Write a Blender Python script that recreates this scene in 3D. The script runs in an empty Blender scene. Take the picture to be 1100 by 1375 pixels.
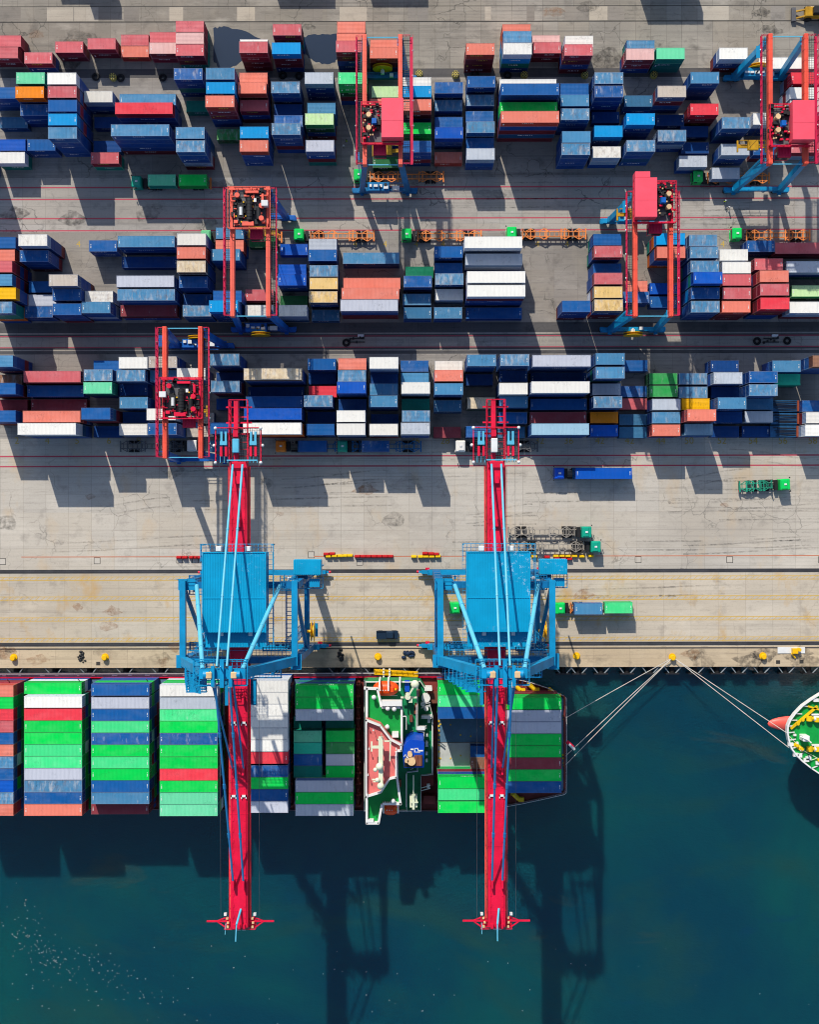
import bpy, bmesh, math, random
import numpy as np
from mathutils import Vector, Matrix
rnd = random.Random(11)
S = bpy.context.scene
COL = S.collection

# ------------------------------------------------------------------ survey
# The photograph is taken straight down from about 262 m; a survey of it gives
# the place of a thing of known height z from the point where it shows.
FOC, HCAM, CX, CY = 1600.0, 262.0, 550.0, 687.5
ROT = math.radians(0.11)
CA, SA = math.cos(ROT), math.sin(ROT)
def at(px, py, z=0.0):
    k = (HCAM - z) / FOC
    u, v = (px - CX) * k, -(py - CY) * k
    return (CA * u + SA * v, -SA * u + CA * v)
def atv(px, py, z=0.0):
    x, y = at(px, py, z)
    return Vector((x, y, z))
def topix(x, y, z):
    u, v = CA * x - SA * y, SA * x + CA * y
    k = (HCAM - z) / FOC
    return CX + u / k, CY - v / k

def lin(c):
    c = c / 255.0
    return c / 12.92 if c <= 0.04045 else ((c + 0.055) / 1.055) ** 2.4
def rgb(r, g, b, k=1.0):
    return (lin(r) * k, lin(g) * k, lin(b) * k, 1.0)

# ------------------------------------------------------------------ meshes
class MB:
    """Collects simple solids and links them as one mesh object."""
    def __init__(s):
        s.v, s.f, s.m, s.sm, s.cur = [], [], [], [], 0
    def mat(s, i):
        s.cur = i
        return s
    def add(s, vs, fs, smooth=False):
        o = len(s.v)
        s.v.extend(tuple(p) for p in vs)
        for f in fs:
            s.f.append(tuple(i + o for i in f)); s.m.append(s.cur); s.sm.append(smooth)
        return s
    def box(s, x0, x1, y0, y1, z0, z1):
        vs = [(x0,y0,z0),(x1,y0,z0),(x1,y1,z0),(x0,y1,z0),(x0,y0,z1),(x1,y0,z1),(x1,y1,z1),(x0,y1,z1)]
        return s.add(vs, [(3,2,1,0),(4,5,6,7),(0,1,5,4),(1,2,6,5),(2,3,7,6),(3,0,4,7)])
    def cbox(s, c, d):
        return s.box(c[0]-d[0]/2, c[0]+d[0]/2, c[1]-d[1]/2, c[1]+d[1]/2, c[2]-d[2]/2, c[2]+d[2]/2)
    def bev(s, x0, x1, y0, y1, z0, z1, b):
        """box with chamfered top edges and vertical corners"""
        def ring(x0,x1,y0,y1,b,z):
            return [(x0+b,y0,z),(x1-b,y0,z),(x1,y0+b,z),(x1,y1-b,z),(x1-b,y1,z),(x0+b,y1,z),(x0,y1-b,z),(x0,y0+b,z)]
        vs = ring(x0,x1,y0,y1,b,z0) + ring(x0,x1,y0,y1,b,z1-b) + ring(x0+b,x1-b,y0+b,y1-b,b*.6,z1)
        fs = [tuple(range(7,-1,-1)), tuple(range(16,24))]
        for r in (0, 8):
            for i in range(8):
                j = (i+1) % 8
                fs.append((r+i, r+j, r+8+j, r+8+i))
        return s.add(vs, fs)
    def beam(s, p, q, w, h, up=(0,0,1)):
        p, q = Vector(p), Vector(q)
        d = (q-p).normalized(); u = Vector(up)
        if abs(d.dot(u)) > 0.98: u = Vector((0,1,0))
        a = d.cross(u).normalized(); b = a.cross(d).normalized()
        a *= w/2; b *= h/2
        vs = [p-a-b,p+a-b,p+a+b,p-a+b,q-a-b,q+a-b,q+a+b,q-a+b]
        return s.add(vs, [(0,1,2,3),(7,6,5,4),(0,4,5,1),(1,5,6,2),(2,6,7,3),(3,7,4,0)])
    def tube(s, p, q, r, n=8, r2=None):
        p, q = Vector(p), Vector(q); r2 = r if r2 is None else r2
        d = (q-p).normalized(); u = Vector((0,0,1))
        if abs(d.dot(u)) > 0.98: u = Vector((1,0,0))
        a = d.cross(u).normalized(); b = a.cross(d)
        vs = []
        for c, rr in ((p, r), (q, r2)):
            for i in range(n):
                t = 2*math.pi*i/n
                vs.append(c + a*(math.cos(t)*rr) + b*(math.sin(t)*rr))
        fs = [(i, (i+1) % n, n+(i+1) % n, n+i) for i in range(n)]
        s.add(vs, fs, True)
        s.add(vs[:n], [tuple(range(n-1,-1,-1))]); s.add(vs[n:], [tuple(range(n))])
        return s
    def path(s, pts, r, n=6):
        for a, b in zip(pts, pts[1:]): s.tube(a, b, r, n)
        return s
    def prism(s, pts, z0, z1, top_scale=None):
        n = len(pts)
        vs = [(x,y,z0) for x,y in pts]
        if top_scale is None: vs += [(x,y,z1) for x,y in pts]
        else:
            cx = sum(p[0] for p in pts)/n; cy = sum(p[1] for p in pts)/n
            vs += [(cx+(x-cx)*top_scale, cy+(y-cy)*top_scale, z1) for x,y in pts]
        fs = [tuple(range(n-1,-1,-1)), tuple(range(n,2*n))] + [(i,(i+1)%n,n+(i+1)%n,n+i) for i in range(n)]
        return s.add(vs, fs)
    def sheet(s, x0, x1, y0, y1, z):
        return s.add([(x0,y0,z),(x1,y0,z),(x1,y1,z),(x0,y1,z)], [(0,1,2,3)])
    def poly(s, pts, z):
        return s.add([(x,y,z) for x,y in pts], [tuple(range(len(pts)))])
    def ball(s, c, r, sx=1, sy=1, sz=1, n=10, m=6):
        vs = [(c[0], c[1], c[2]-r*sz)]
        for j in range(1, m):
            t = math.pi*j/m - math.pi/2
            for i in range(n):
                a = 2*math.pi*i/n
                vs.append((c[0]+r*sx*math.cos(t)*math.cos(a), c[1]+r*sy*math.cos(t)*math.sin(a), c[2]+r*sz*math.sin(t)))
        vs.append((c[0], c[1], c[2]+r*sz)); L = len(vs)-1
        fs = [(0, 1+(i+1)%n, 1+i) for i in range(n)]
        for j in range(m-2):
            b = 1+j*n
            fs += [(b+i, b+(i+1)%n, b+n+(i+1)%n, b+n+i) for i in range(n)]
        b = 1+(m-2)*n
        fs += [(b+i, b+(i+1)%n, L) for i in range(n)]
        return s.add(vs, fs, True)
    def rail(s, pts, h=1.1, step=2.0, r=0.035, mids=2):
        """handrail with posts along a polyline"""
        pts = [Vector(p) for p in pts]
        for a, b in zip(pts, pts[1:]):
            L = (b-a).length; n = max(1, int(round(L/step)))
            for k in range(mids):
                z = Vector((0,0,h*(k+1)/mids)); s.beam(a+z, b+z, r*2, r*2)
            for i in range(n+1):
                c = a.lerp(b, i/n); s.beam(c, c+Vector((0,0,h)), r*2, r*2)
        return s
    def grid(s, x0, x1, y0, y1, z, step=.8, r=.03):
        x = x0
        while x <= x1+1e-4: s.box(x-r, x+r, y0, y1, z-r, z+r); x += step
        y = y0
        while y <= y1+1e-4: s.box(x0, x1, y-r, y+r, z-r*.6, z+r*.6); y += step
        return s
    def mesh(s, name, mats, origin=None):
        me = bpy.data.meshes.new(name)
        o = Vector(origin) if origin is not None else Vector((0,0,0))
        me.from_pydata([(p[0]-o.x, p[1]-o.y, p[2]-o.z) for p in s.v], [], s.f)
        for m in (mats if isinstance(mats, (list, tuple)) else [mats]): me.materials.append(m)
        me.polygons.foreach_set('material_index', s.m)
        me.polygons.foreach_set('use_smooth', s.sm)
        me.update()
        return me
    def build(s, name, mats, parent=None, origin=None):
        """link as one object; coordinates are world coordinates, or local ones when the parent is an unplaced prototype"""
        if parent is not None and origin is None: origin = wloc(parent)
        ob = bpy.data.objects.new(name, s.mesh(name, mats, origin))
        COL.objects.link(ob)
        if parent is not None: ob.parent = parent
        elif origin is not None: ob.location = origin
        return ob
def wloc(o):
    v = Vector((0,0,0))
    while o is not None:
        v += o.location; o = o.parent
    return v
def tag(o, label=None, cat=None, group=None, kind=None):
    if label: o['label'] = label
    if cat: o['category'] = cat
    if group: o['group'] = group
    if kind: o['kind'] = kind
    return o
def empty(name, loc, label=None, cat=None, group=None):
    o = bpy.data.objects.new(name, None); COL.objects.link(o)
    o.location = loc; o.empty_display_size = .5
    return tag(o, label, cat, group)
def copy_tree(o, parent=None):
    c = o.copy(); COL.objects.link(c)
    if parent is not None: c.parent = parent
    for ch in list(o.children): copy_tree(ch, c)
    return c

# ------------------------------------------------------------------ materials
def new_mat(name):
    m = bpy.data.materials.new(name); m.use_nodes = True
    nt = m.node_tree; nt.nodes.clear()
    out = nt.nodes.new('ShaderNodeOutputMaterial'); b = nt.nodes.new('ShaderNodeBsdfPrincipled')
    nt.links.new(b.outputs[0], out.inputs[0])
    return m, nt, b
def nd(nt, t, ins=None, **kw):
    n = nt.nodes.new(t)
    for k, v in kw.items(): setattr(n, k, v)
    for k, v in (ins or {}).items():
        i = n.inputs[k]
        if hasattr(v, 'is_output') or isinstance(v, bpy.types.NodeSocket): nt.links.new(v, i)
        else: i.default_value = v
    return n
def mth(nt, op, a, b=0.0, c=0.0, clamp=False):
    n = nt.nodes.new('ShaderNodeMath'); n.operation = op; n.use_clamp = clamp
    for i, v in enumerate((a, b, c)):
        if isinstance(v, bpy.types.NodeSocket): nt.links.new(v, n.inputs[i])
        else: n.inputs[i].default_value = v
    return n.outputs[0]
def mixc(nt, f, a, b, mode='MIX'):
    n = nt.nodes.new('ShaderNodeMix'); n.data_type = 'RGBA'; n.blend_type = mode
    for i, v in ((0, f), (6, a), (7, b)):
        if isinstance(v, bpy.types.NodeSocket): nt.links.new(v, n.inputs[i])
        else: n.inputs[i].default_value = v
    return n.outputs[2]
def noise(nt, vec, scale, detail=4.0, rough=.55, dist=0.0):
    n = nd(nt, 'ShaderNodeTexNoise', {'Scale': scale, 'Detail': detail, 'Roughness': rough, 'Distortion': dist})
    if vec is not None: nt.links.new(vec, n.inputs['Vector'])
    return n.outputs['Fac']
def mapping(nt, vec, scale=(1,1,1), loc=(0,0,0)):
    n = nd(nt, 'ShaderNodeMapping', {'Scale': scale, 'Location': loc}); nt.links.new(vec, n.inputs['Vector'])
    return n.outputs[0]
def sharp(nt, f, lo, gain):
    """clamped (f - lo) * gain"""
    return mth(nt, 'MULTIPLY', mth(nt, 'SUBTRACT', f, lo), gain, clamp=True)
def bump(nt, bsdf, h, strength=.3, dist=.02):
    n = nd(nt, 'ShaderNodeBump', {'Strength': strength, 'Distance': dist, 'Height': h})
    nt.links.new(n.outputs[0], bsdf.inputs['Normal'])
_paints = {}
def paint(name, c, rough=.5, metal=0.0, var=.25, rust=.0, fade=.0):
    """worn paint on steel: tone varies in patches, dirt runs, some rust"""
    if name in _paints: return _paints[name]
    m, nt, b = new_mat(name)
    tc = nd(nt, 'ShaderNodeTexCoord').outputs['Object']
    base = tuple(x*.8 for x in c[:3]) + (1,)
    n1 = noise(nt, tc, .35, 5, .6); n2 = noise(nt, tc, 2.3, 6, .65)
    dark = tuple(x*(1-var) for x in base[:3]) + (1,)
    lite = tuple(min(1, x*(1+var*.5)+fade*.04) for x in base[:3]) + (1,)
    col = mixc(nt, sharp(nt, n1, .35, 3.0), dark, lite)
    col = mixc(nt, mth(nt, 'MULTIPLY', sharp(nt, n2, .55, 4), .35*var/.25, clamp=True), col, tuple(x*.45 for x in base[:3])+(1,))
    if rust > 0:
        n3 = noise(nt, tc, 1.1, 8, .7)
        col = mixc(nt, sharp(nt, n3, .72-rust*.2, 9), col, (.12,.045,.02,1))
    nt.links.new(col, b.inputs['Base Color'])
    b.inputs['Specular IOR Level'].default_value = .3; b.inputs['Roughness'].default_value = rough; b.inputs['Metallic'].default_value = metal
    bump(nt, b, n2, .12, .02)
    _paints[name] = m
    return m
def container_mat(name, source):
    """paint of a shipping container; colour and wear (alpha) come with the object or, in the massed ones, with the face"""
    m, nt, b = new_mat(name)
    tc = nd(nt, 'ShaderNodeTexCoord').outputs['Object']
    if source == 'object':
        oi = nd(nt, 'ShaderNodeObjectInfo')
        base, wear, ran = oi.outputs['Color'], oi.outputs['Alpha'], oi.outputs['Random']
        off = nd(nt, 'ShaderNodeCombineXYZ', {'X': mth(nt, 'MULTIPLY', ran, 91.0), 'Y': mth(nt, 'MULTIPLY', ran, 57.0), 'Z': mth(nt, 'MULTIPLY', ran, 33.0)}).outputs[0]
        vec = nd(nt, 'ShaderNodeVectorMath', {0: tc, 1: off}, operation='ADD').outputs[0]
    else:
        a = nd(nt, 'ShaderNodeAttribute', attribute_name='Col')
        base, wear, vec = a.outputs['Color'], a.outputs['Alpha'], tc
    big = noise(nt, mapping(nt, vec, (.5, .9, .6)), .8, 3, .5)
    fine = noise(nt, mapping(nt, vec, (1.0,.6,.8)), 1.3, 8, .72)
    streak = noise(nt, mapping(nt, vec, (2.6, .22, .3)), 1.0, 4, .6)
    patch = noise(nt, mapping(nt, vec, (1.3, .38, 1.0), (7,3,1)), 1.0, 5, .6)
    hsv = nd(nt, 'ShaderNodeHueSaturation', {'Saturation': .74, 'Value': 1.12, 'Color': base}).outputs[0]
    col = mixc(nt, mth(nt, 'MULTIPLY', sharp(nt, big, .38, 3.5), mth(nt, 'MULTIPLY', wear, .65), clamp=True), base, hsv)
    col = mixc(nt, mth(nt, 'MULTIPLY', sharp(nt, streak, .5, 3.5), mth(nt, 'MULTIPLY_ADD', wear, .5, .12), clamp=True), col,
               mixc(nt, .5, base, (.035,.035,.04,1)))
    smn = mth(nt, 'MULTIPLY', sharp(nt, noise(nt, mapping(nt, vec, (.55,.9,.7), (3,19,5)), .55, 2, .5), .54, 7), sharp(nt, noise(nt, mapping(nt, vec, (1.6,1.0,1.0), (9,2,4)), 2.1, 6, .75), .5, 6))
    col = mixc(nt, mth(nt, 'MULTIPLY', smn, mth(nt, 'MULTIPLY_ADD', wear, .35, .5), clamp=True), col, mixc(nt, .22, (.02,.022,.025,1), base))
    pale = sharp(nt, patch, mth(nt, 'MULTIPLY_ADD', wear, -.30, .80), 5.0)
    col = mixc(nt, mth(nt, 'MULTIPLY', pale, .62), col, (.44,.44,.44,1))
    rust = sharp(nt, fine, mth(nt, 'MULTIPLY_ADD', wear, -.30, .78), 3.6)
    col = mixc(nt, mth(nt, 'MULTIPLY', rust, .7), col, (.15,.075,.045,1))
    nt.links.new(col, b.inputs['Base Color'])
    b.inputs['Roughness'].default_value = .55; b.inputs['Specular IOR Level'].default_value = .12
    if source == 'attr':
        sp = nd(nt, 'ShaderNodeSeparateXYZ', {0: tc})
        w = mth(nt, 'SINE', mth(nt, 'MULTIPLY', sp.outputs[0], 22.4))
        w = mth(nt, 'ADD', w, mth(nt, 'SINE', mth(nt, 'MULTIPLY', sp.outputs[1], 22.4)))
        bump(nt, b, mth(nt, 'MULTIPLY', w, .5), .5, .03)
    else:
        bump(nt, b, fine, .15, .02)
    return m

# palette of the boxes: roof as it has faded in the sun, wall, wear, words
PAL = {
 'B':((20,92,160),(6,60,128),.6,'blue'), 'LB':((72,136,178),(12,72,132),.9,'faded pale blue'),
 'BV':((4,86,186),(0,62,150),.2,'vivid blue'), 'NB':((14,68,132),(8,50,108),.35,'navy blue'),
 'C':((0,150,214),(0,112,180),.1,'bright sky blue'), 'TB':((56,112,150),(22,70,110),.5,'steel blue'),
 'R':((208,100,106),(132,30,50),.5,'faded red'), 'RB':((236,64,78),(176,24,48),.15,'bright red'),
 'S':((230,128,108),(160,56,46),.25,'salmon'), 'P':((226,180,174),(126,44,54),.5,'pale pink'),
 'M':((150,62,72),(104,28,40),.35,'maroon'), 'O':((242,140,22),(180,84,14),.15,'orange'),
 'Y':((250,190,8),(190,130,6),.1,'yellow'), 'W':((238,236,228),(178,186,200),.3,'white'),
 'WR':((226,222,212),(120,140,170),.8,'stained white'), 'CR':((222,202,166),(90,70,60),.85,'rust stained cream'),
 'N':((192,180,166),(70,84,120),.7,'tan grey'), 'LG':((188,196,206),(120,140,166),.55,'light grey'),
 'L':((196,200,212),(70,92,140),.4,'lavender grey'), 'G':((0,216,84),(0,150,60),.2,'bright green'),
 'GD':((40,104,60),(14,70,38),.5,'dark green'), 'GL':((70,228,140),(6,150,76),.35,'pale green'),
 'PG':((194,228,166),(40,130,70),.6,'washed out green'), 'GR':((46,160,78),(20,90,46),.95,'rusty green'),
 'MT':((108,216,164),(0,128,108),.3,'mint green'), 'T':((14,128,112),(0,108,98),.4,'teal'),
 'TQ':((44,200,160),(8,130,110),.2,'turquoise'), 'YR':((226,190,120),(80,90,110),.95,'rust streaked yellow'),
 'BR':((150,108,84),(90,56,44),.8,'brown'), 'PB':((150,188,208),(30,90,140),.6,'powder blue'),
}
# ------------------------------------------------------------------ shipping containers
def text_mesh(s, size, ext=0.0):
    cu = bpy.data.curves.new('lettering', 'FONT'); cu.body = s; cu.size = size; cu.align_x = 'CENTER'; cu.align_y = 'CENTER'; cu.extrude = ext; cu.resolution_u = 3
    ob = bpy.data.objects.new('lettering', cu); COL.objects.link(ob)
    dg = bpy.context.evaluated_depsgraph_get(); dg.update()
    me = bpy.data.meshes.new_from_object(ob.evaluated_get(dg)); bpy.data.objects.remove(ob); bpy.data.curves.remove(cu)
    return me
CH, CW = 2.591, 2.438
CL = {2: 6.058, 4: 12.192}
# per bay: NW roof corner in the survey picture (x y), length class, tiers, colours from the top down
YARD = {
'back':[
"40 -114 2 4 B B B B|85 -93 2 4 R B M B", "345 -108 4 4 B R M B|475 -110 4 4 R M B B", "860 -86 4 4 B B M B", "-10 50.5 2 2 R M|-14 60 2 2 R M", "32 70 2 2 R B", "73.5 55.5 2 2 R M", "117 51 2 2 R M", "162 46.5 2 1 R|162 61.5 2 1 S",
"200.5 43 2 1 R|200 57 2 2 P R", "235.5 28 2 3 R R T|235.5 43.5 2 3 P R T|235.5 59.5 2 3 R M T", "322 53 2 2 W M|321 55.5 2 4 R R M M",
"366 32 2 4 R M T B|365 57 2 4 C M M NB", "452.5 29 2 3 S M M|452 44.5 2 3 S M M|451 54.5 2 4 R M B NB", "497 53 2 2 S M|496.5 63 2 3 S M NB",
"626 58 2 4 S M M M", "675 33 2 3 S S O|676 42 2 4 LB O C C|676 57 2 4 W C T NB", "715 49 2 1 P|716 59.5 2 2 R M",
"759 48 2 3 W W B|758 58.5 2 4 R M B M", "842 54 2 2 LB T|841 65 2 3 P R B", "882 64 2 3 MT T T", "966.5 64 2 3 W B M",
"1020 77 4 2 W B|1063 97 4 3 RB M LG|1061 117 4 3 W M LG|1062 135 4 3 W M T",
],
'rear':[
"-67 199 2 5 B B R B B|-18 117 2 3 B B B|0 157 2 1 TB|-4 187 2 2 BV B|-5 204 2 2 W T", "21 97 2 4 MT W R B|20 116 2 4 O B B B|26.5 140 2 3 B B B|36 187 2 2 B B",
"63 97.5 2 5 W B B B B|63.5 115.5 2 5 R B R B B|64 134 2 5 B R B B B|64 152.5 2 5 C B R B B|64 170.5 2 5 LB B B B B",
"112.5 122 2 3 WR B B|126 157 2 1 NB|125 189 2 1 NB|121.5 204.5 2 2 R MT", "160 126 4 2 LB B|154 137.5 4 4 RB B B B|148.5 167 4 5 LB B B B M",
"233 91.5 2 4 B B T B|252 136 2 1 T|235.5 170.5 2 5 LB B B TB TB|236 188.5 2 5 LB B B WR M", "291 173 2 1 GR",
"276 91 2 5 LB B B T B|276 110 2 5 C B B T B|275.5 128 2 5 S R R B B", "321 97.5 2 3 S M M|319 110 2 4 S M B M|322 134 2 3 R B M|322 170 2 4 C B B B|321.5 188 2 4 S B B B",
"364 109.5 2 4 LB B NB NB|368 140 2 2 NB B|368 156 2 4 B B B B|364.5 165 2 5 LB B B M B", "409 97 2 4 LG B B NB|412.5 138 2 3 LB B B|409.5 152 2 4 PG GD B M|410 188 2 4 L B M T",
"454 97 2 5 GL G GD M B", "499 115.5 2 3 PG G GD|497 132.5 2 3 S M NB|499 175 2 2 G B|500.5 210 2 1 GD", "541 103.5 2 3 WR B B|541 115 2 4 C B NB B|541 133 2 4 S M NB B|541 164.5 2 3 G G B|541 189 2 4 B B M NB",
"584 110 2 3 B B B|583.5 134 2 2 LB B|584 157 2 2 B B|584 170.5 2 3 BV B B|583.5 204 2 1 S",
"627.5 102 2 3 B B B|626 127 2 2 LB B|625.5 149 2 2 B B|626.5 163 2 3 LB B B|626 185 2 2 B B|626.5 199 2 3 LG B B",
"671 106 4 3 W M B|673 112 4 5 B B B M B|671.5 137 4 4 G G B M|673 149 4 5 S B M TB M", "753 112 2 3 B B B|753 127 2 4 LB B B B|753.5 145.5 2 4 LB B B NB|755 176 2 4 LB B B B|754.5 192.5 2 4 LB B B B",
"799 97 2 4 LB B B B|799 115 2 4 B B B NB|795 150 2 1 NB|798.5 168.5 2 3 C B B|796 196.5 2 3 WR LG B", "839 128 2 2 TB B|841.5 152 2 4 C B B NB|842 188 2 4 LB B TB B",
"883.5 115 2 4 N M LB B|882 154 2 1 NB|884 173.5 2 3 LB LG B", "928 96.5 2 4 LB B B NB|927.5 139 2 3 RB M M|914.5 174 2 1 NB|915 191 2 1 NB|912.5 209 2 2 LG B",
"970 157 2 4 LB B TB B|969 193 2 3 LG B B", "1012 152 2 3 W B B|1012 193 2 2 B M", "1063 190 2 2 R LG",
],
'middle':[
"-18 318 2 4 B R O B|-19 335 2 4 S R M B|-23 350 2 5 R M B R B|-23 368 2 5 LB R B R B|-18 386 2 5 Y B B O B|-23 405 2 5 LB T T O B",
"24 314.5 2 5 WR B B B M|26 336 2 4 B B B M|38 377.5 2 2 B B|37.5 395.5 2 2 L B|32.5 411 2 2 B B", "65 368.5 2 5 N B B B M|70 388 2 4 B B B B|70.5 407.5 2 4 B B B M",
"113 390 2 3 WR LG B|109 405 2 4 LB B LG B", "119 322.5 2 2 B B", "157.5 316.5 4 3 LB B B|163 344.5 4 1 NB|156 370 4 4 L B B B|157 388 4 4 LB B B B|161.5 409.5 4 2 M B",
"237.5 313.5 2 5 WR B B B NB|237 331.5 2 5 S R B B B|237 350 2 5 CR TB B B B|240 371 2 4 B B B B|246 395 2 2 B B|245 409.5 2 3 LB B B", "289.5 305.5 2 2 LB B|289 324 2 3 S M B|283.5 334 2 4 LB B B NB|286 391 2 4 B B B B|280.5 403 2 5 C B B B B",
"328 388.5 2 2 R M|329 409.5 2 3 WR LG B", "376 327.5 2 1 BV|373.5 355 2 2 BV B|373 368 2 3 BV B B|376 397 2 1 GD|374 409.5 2 3 WR LG TB",
"414.5 320.5 2 2 LG B|414 335 2 3 B B B|415.5 356 2 3 LB B B|415.5 373 2 3 YR LG B|415 391 2 3 YR B B|418.5 416 2 1 TB",
"460.5 339 4 2 LB B|461 373 4 3 S S M|458.5 386.5 4 4 S M B M|457 402 4 4 L B M M", "544.5 359.5 2 2 GL GD|542 370 2 3 B B B|541 394.5 2 2 LB B|542 412.5 2 2 TB B",
"583.5 330.5 2 3 B B B|584 353 2 2 B B|584.5 367 2 3 LB B B|584.5 388 2 2 W LG|583 412.5 2 2 LB B", "624 317.5 4 4 W W LG NB|625 340.5 4 3 LG W B|627.5 364 4 5 W W LG M B|627.5 382.5 4 5 W M B B B|626 413 4 1 B",
"755 403.5 2 4 B B B M", "797 314 2 3 B B T|798 330 2 4 R B B T|797 355 2 3 B B B|798 366 2 4 R B B B|798 384.5 2 4 YR M W W|798.5 402 2 4 YR B M M",
"882 313 2 4 C O R T|882.5 331 2 4 S B B O|833 377 2 1 S|834.5 391.5 2 2 B B|873 380 2 1 BV|873 398 2 1 B", "926 315 2 2 LB B|927 331 2 4 LB B B B|928 350 2 4 LB B B T|932 365 2 5 BV T B B B|928.5 386 2 4 B C B B|928.5 404 2 4 LB B B B",
"967 334.5 2 3 W W B|970.5 351.5 2 4 W W B M|971 368 2 4 R M B B|971 386 2 4 R M M B|970 404 2 4 S M M M", "1004 323 2 2 B B|1014 347 2 3 R M B|1021 363 2 5 S R B B B|1021.5 381 2 5 R R M B B|1022 399.5 2 5 RB M M B B",
"1041 325.5 4 2 R M", "1057 350.5 4 3 LG B T|1064 383 4 2 PG GD|1060.5 405 4 3 W LG M",
],
'quay':[
"-22 477 2 5 LB B B M B|-8 503 2 1 BR|-18 514 2 4 B B M M|-1 536.5 2 1 M|-18 551 2 4 B B M M", "31 498 4 3 R M M|36 517.5 4 2 B B|41 536 4 1 M|30 551.5 4 4 S M B NB|23 568 4 5 W W TB B B",
"125 484 2 1 B|112 496 2 4 LB B B B|111.5 513 2 4 MT T B B|109 547.5 2 5 B TB M M M|125.5 572 2 1 NB", "159 479.5 2 4 W LG B B|156 496.5 2 4 LB B B B|160 516 2 2 NB B|160 533 2 3 LB B B|162.5 553 2 1 NB|159.5 569 2 3 WR N B",
"199 479 2 4 N B B B|201 496 2 3 LB B B|237 493.5 2 4 WR B B B|196.5 548.5 2 5 W WR B B B|198 568 2 5 B B B B B|250 555 2 1 N|250 572 2 1 N", "282 475 2 5 LB B B B NB|290 500 2 1 NB|283 511 2 4 LB M M B|290 535 2 1 NB|282 567 2 3 B B B",
"327 494.5 4 5 CR B B B B|333 519.5 4 1 NB|330 532 4 3 B B B|327.5 548 4 4 BV B B B|326 567.5 4 5 W O O M M", "413 481.5 2 3 B B B|414 501 2 1 NB|414.5 519 2 2 RB M|408 530.5 2 4 LB B B B|413 553 2 1 NB|411 569 2 3 B B B",
"454 481 2 3 S M B|453.5 497 2 3 LB B B|452.5 512.5 2 5 BV B B B B|454.5 536 2 2 NB B|452 551 2 4 W W LG B|452 568.5 2 4 W LG B B", "496 479.5 2 5 W LG B B B|497 500 2 2 NB B|496.5 515 2 3 LB B B|495.5 531 2 4 LB B B B|498 556 2 1 NB|496 569 2 4 WR N M M",
"538 484 2 2 B B|538.5 500.5 2 2 LB B|539 513 2 4 W LG LG B|539.5 535.5 2 2 T T|539.5 551 2 3 LB B B|538.5 567.5 2 5 LG LG B B B", "584 484.5 2 2 WR B|583.5 496.5 2 4 S M B B|583.5 514.5 2 4 LB B B B|582.5 537.5 2 2 TB B|582 573 2 1 M",
"627.5 476 2 5 LB B B B B|625 502.5 2 1 NB|627.5 533.5 2 2 CR GD|626 572 2 2 B B", "672 475.5 2 5 LB B B B B|671 497.5 2 2 NB B|670.5 514 2 4 W LG B B|671 532 2 3 LB B B|670.5 553.5 2 2 B B|668 573 2 1 TB",
"715.5 477 4 5 L B B B B|713 498 4 1 NB|714 512 4 5 W B B B B|712.5 535.5 4 2 B B|712 553 4 2 M M|714 568.5 4 4 PB B B B", "800.5 474 2 5 LB B B B B|800.5 492.5 2 5 LB B T B B|796 515 2 3 LG B B|797.5 532 2 4 LB B B B|793 553 2 2 O M|793 570.5 2 2 BV B",
"833 483.5 2 1 B|834 517.5 2 1 B|834.5 533.5 2 1 R|832 556 2 1 TB|832 573 2 1 TB", "872.5 501 2 2 GR GD|872.5 518 2 2 GR GD|876 535.5 2 3 LG B B|876 553 2 3 LB B B|876 570 2 3 S M B",
"913 501 2 2 LB B|913 518 2 2 LB B|916 535 2 2 Y O|923.5 549.5 2 5 S M M B B|920 569 2 3 PB B B", "955 484 2 2 NB B|959 500 2 4 LG B B B|956 519.5 2 2 NB B|964.5 533.5 2 4 LB B B B|960 552.5 2 2 NB B|956 572 2 1 NB",
"1006.5 498.5 2 4 B B B B|1006.5 516 2 4 LB B B B|1001.5 535 2 2 TB B|1001 552 2 2 LG B|997 572 2 1 NB", "1038 484 2 3 LB B B|1038 502 2 2 TQ T", "1092 477 2 5 BR LB B B B|1078 537.5 2 2 B B|1083 553 2 3 WR M M|1082 570 2 3 W LG M",
],
}
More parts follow.
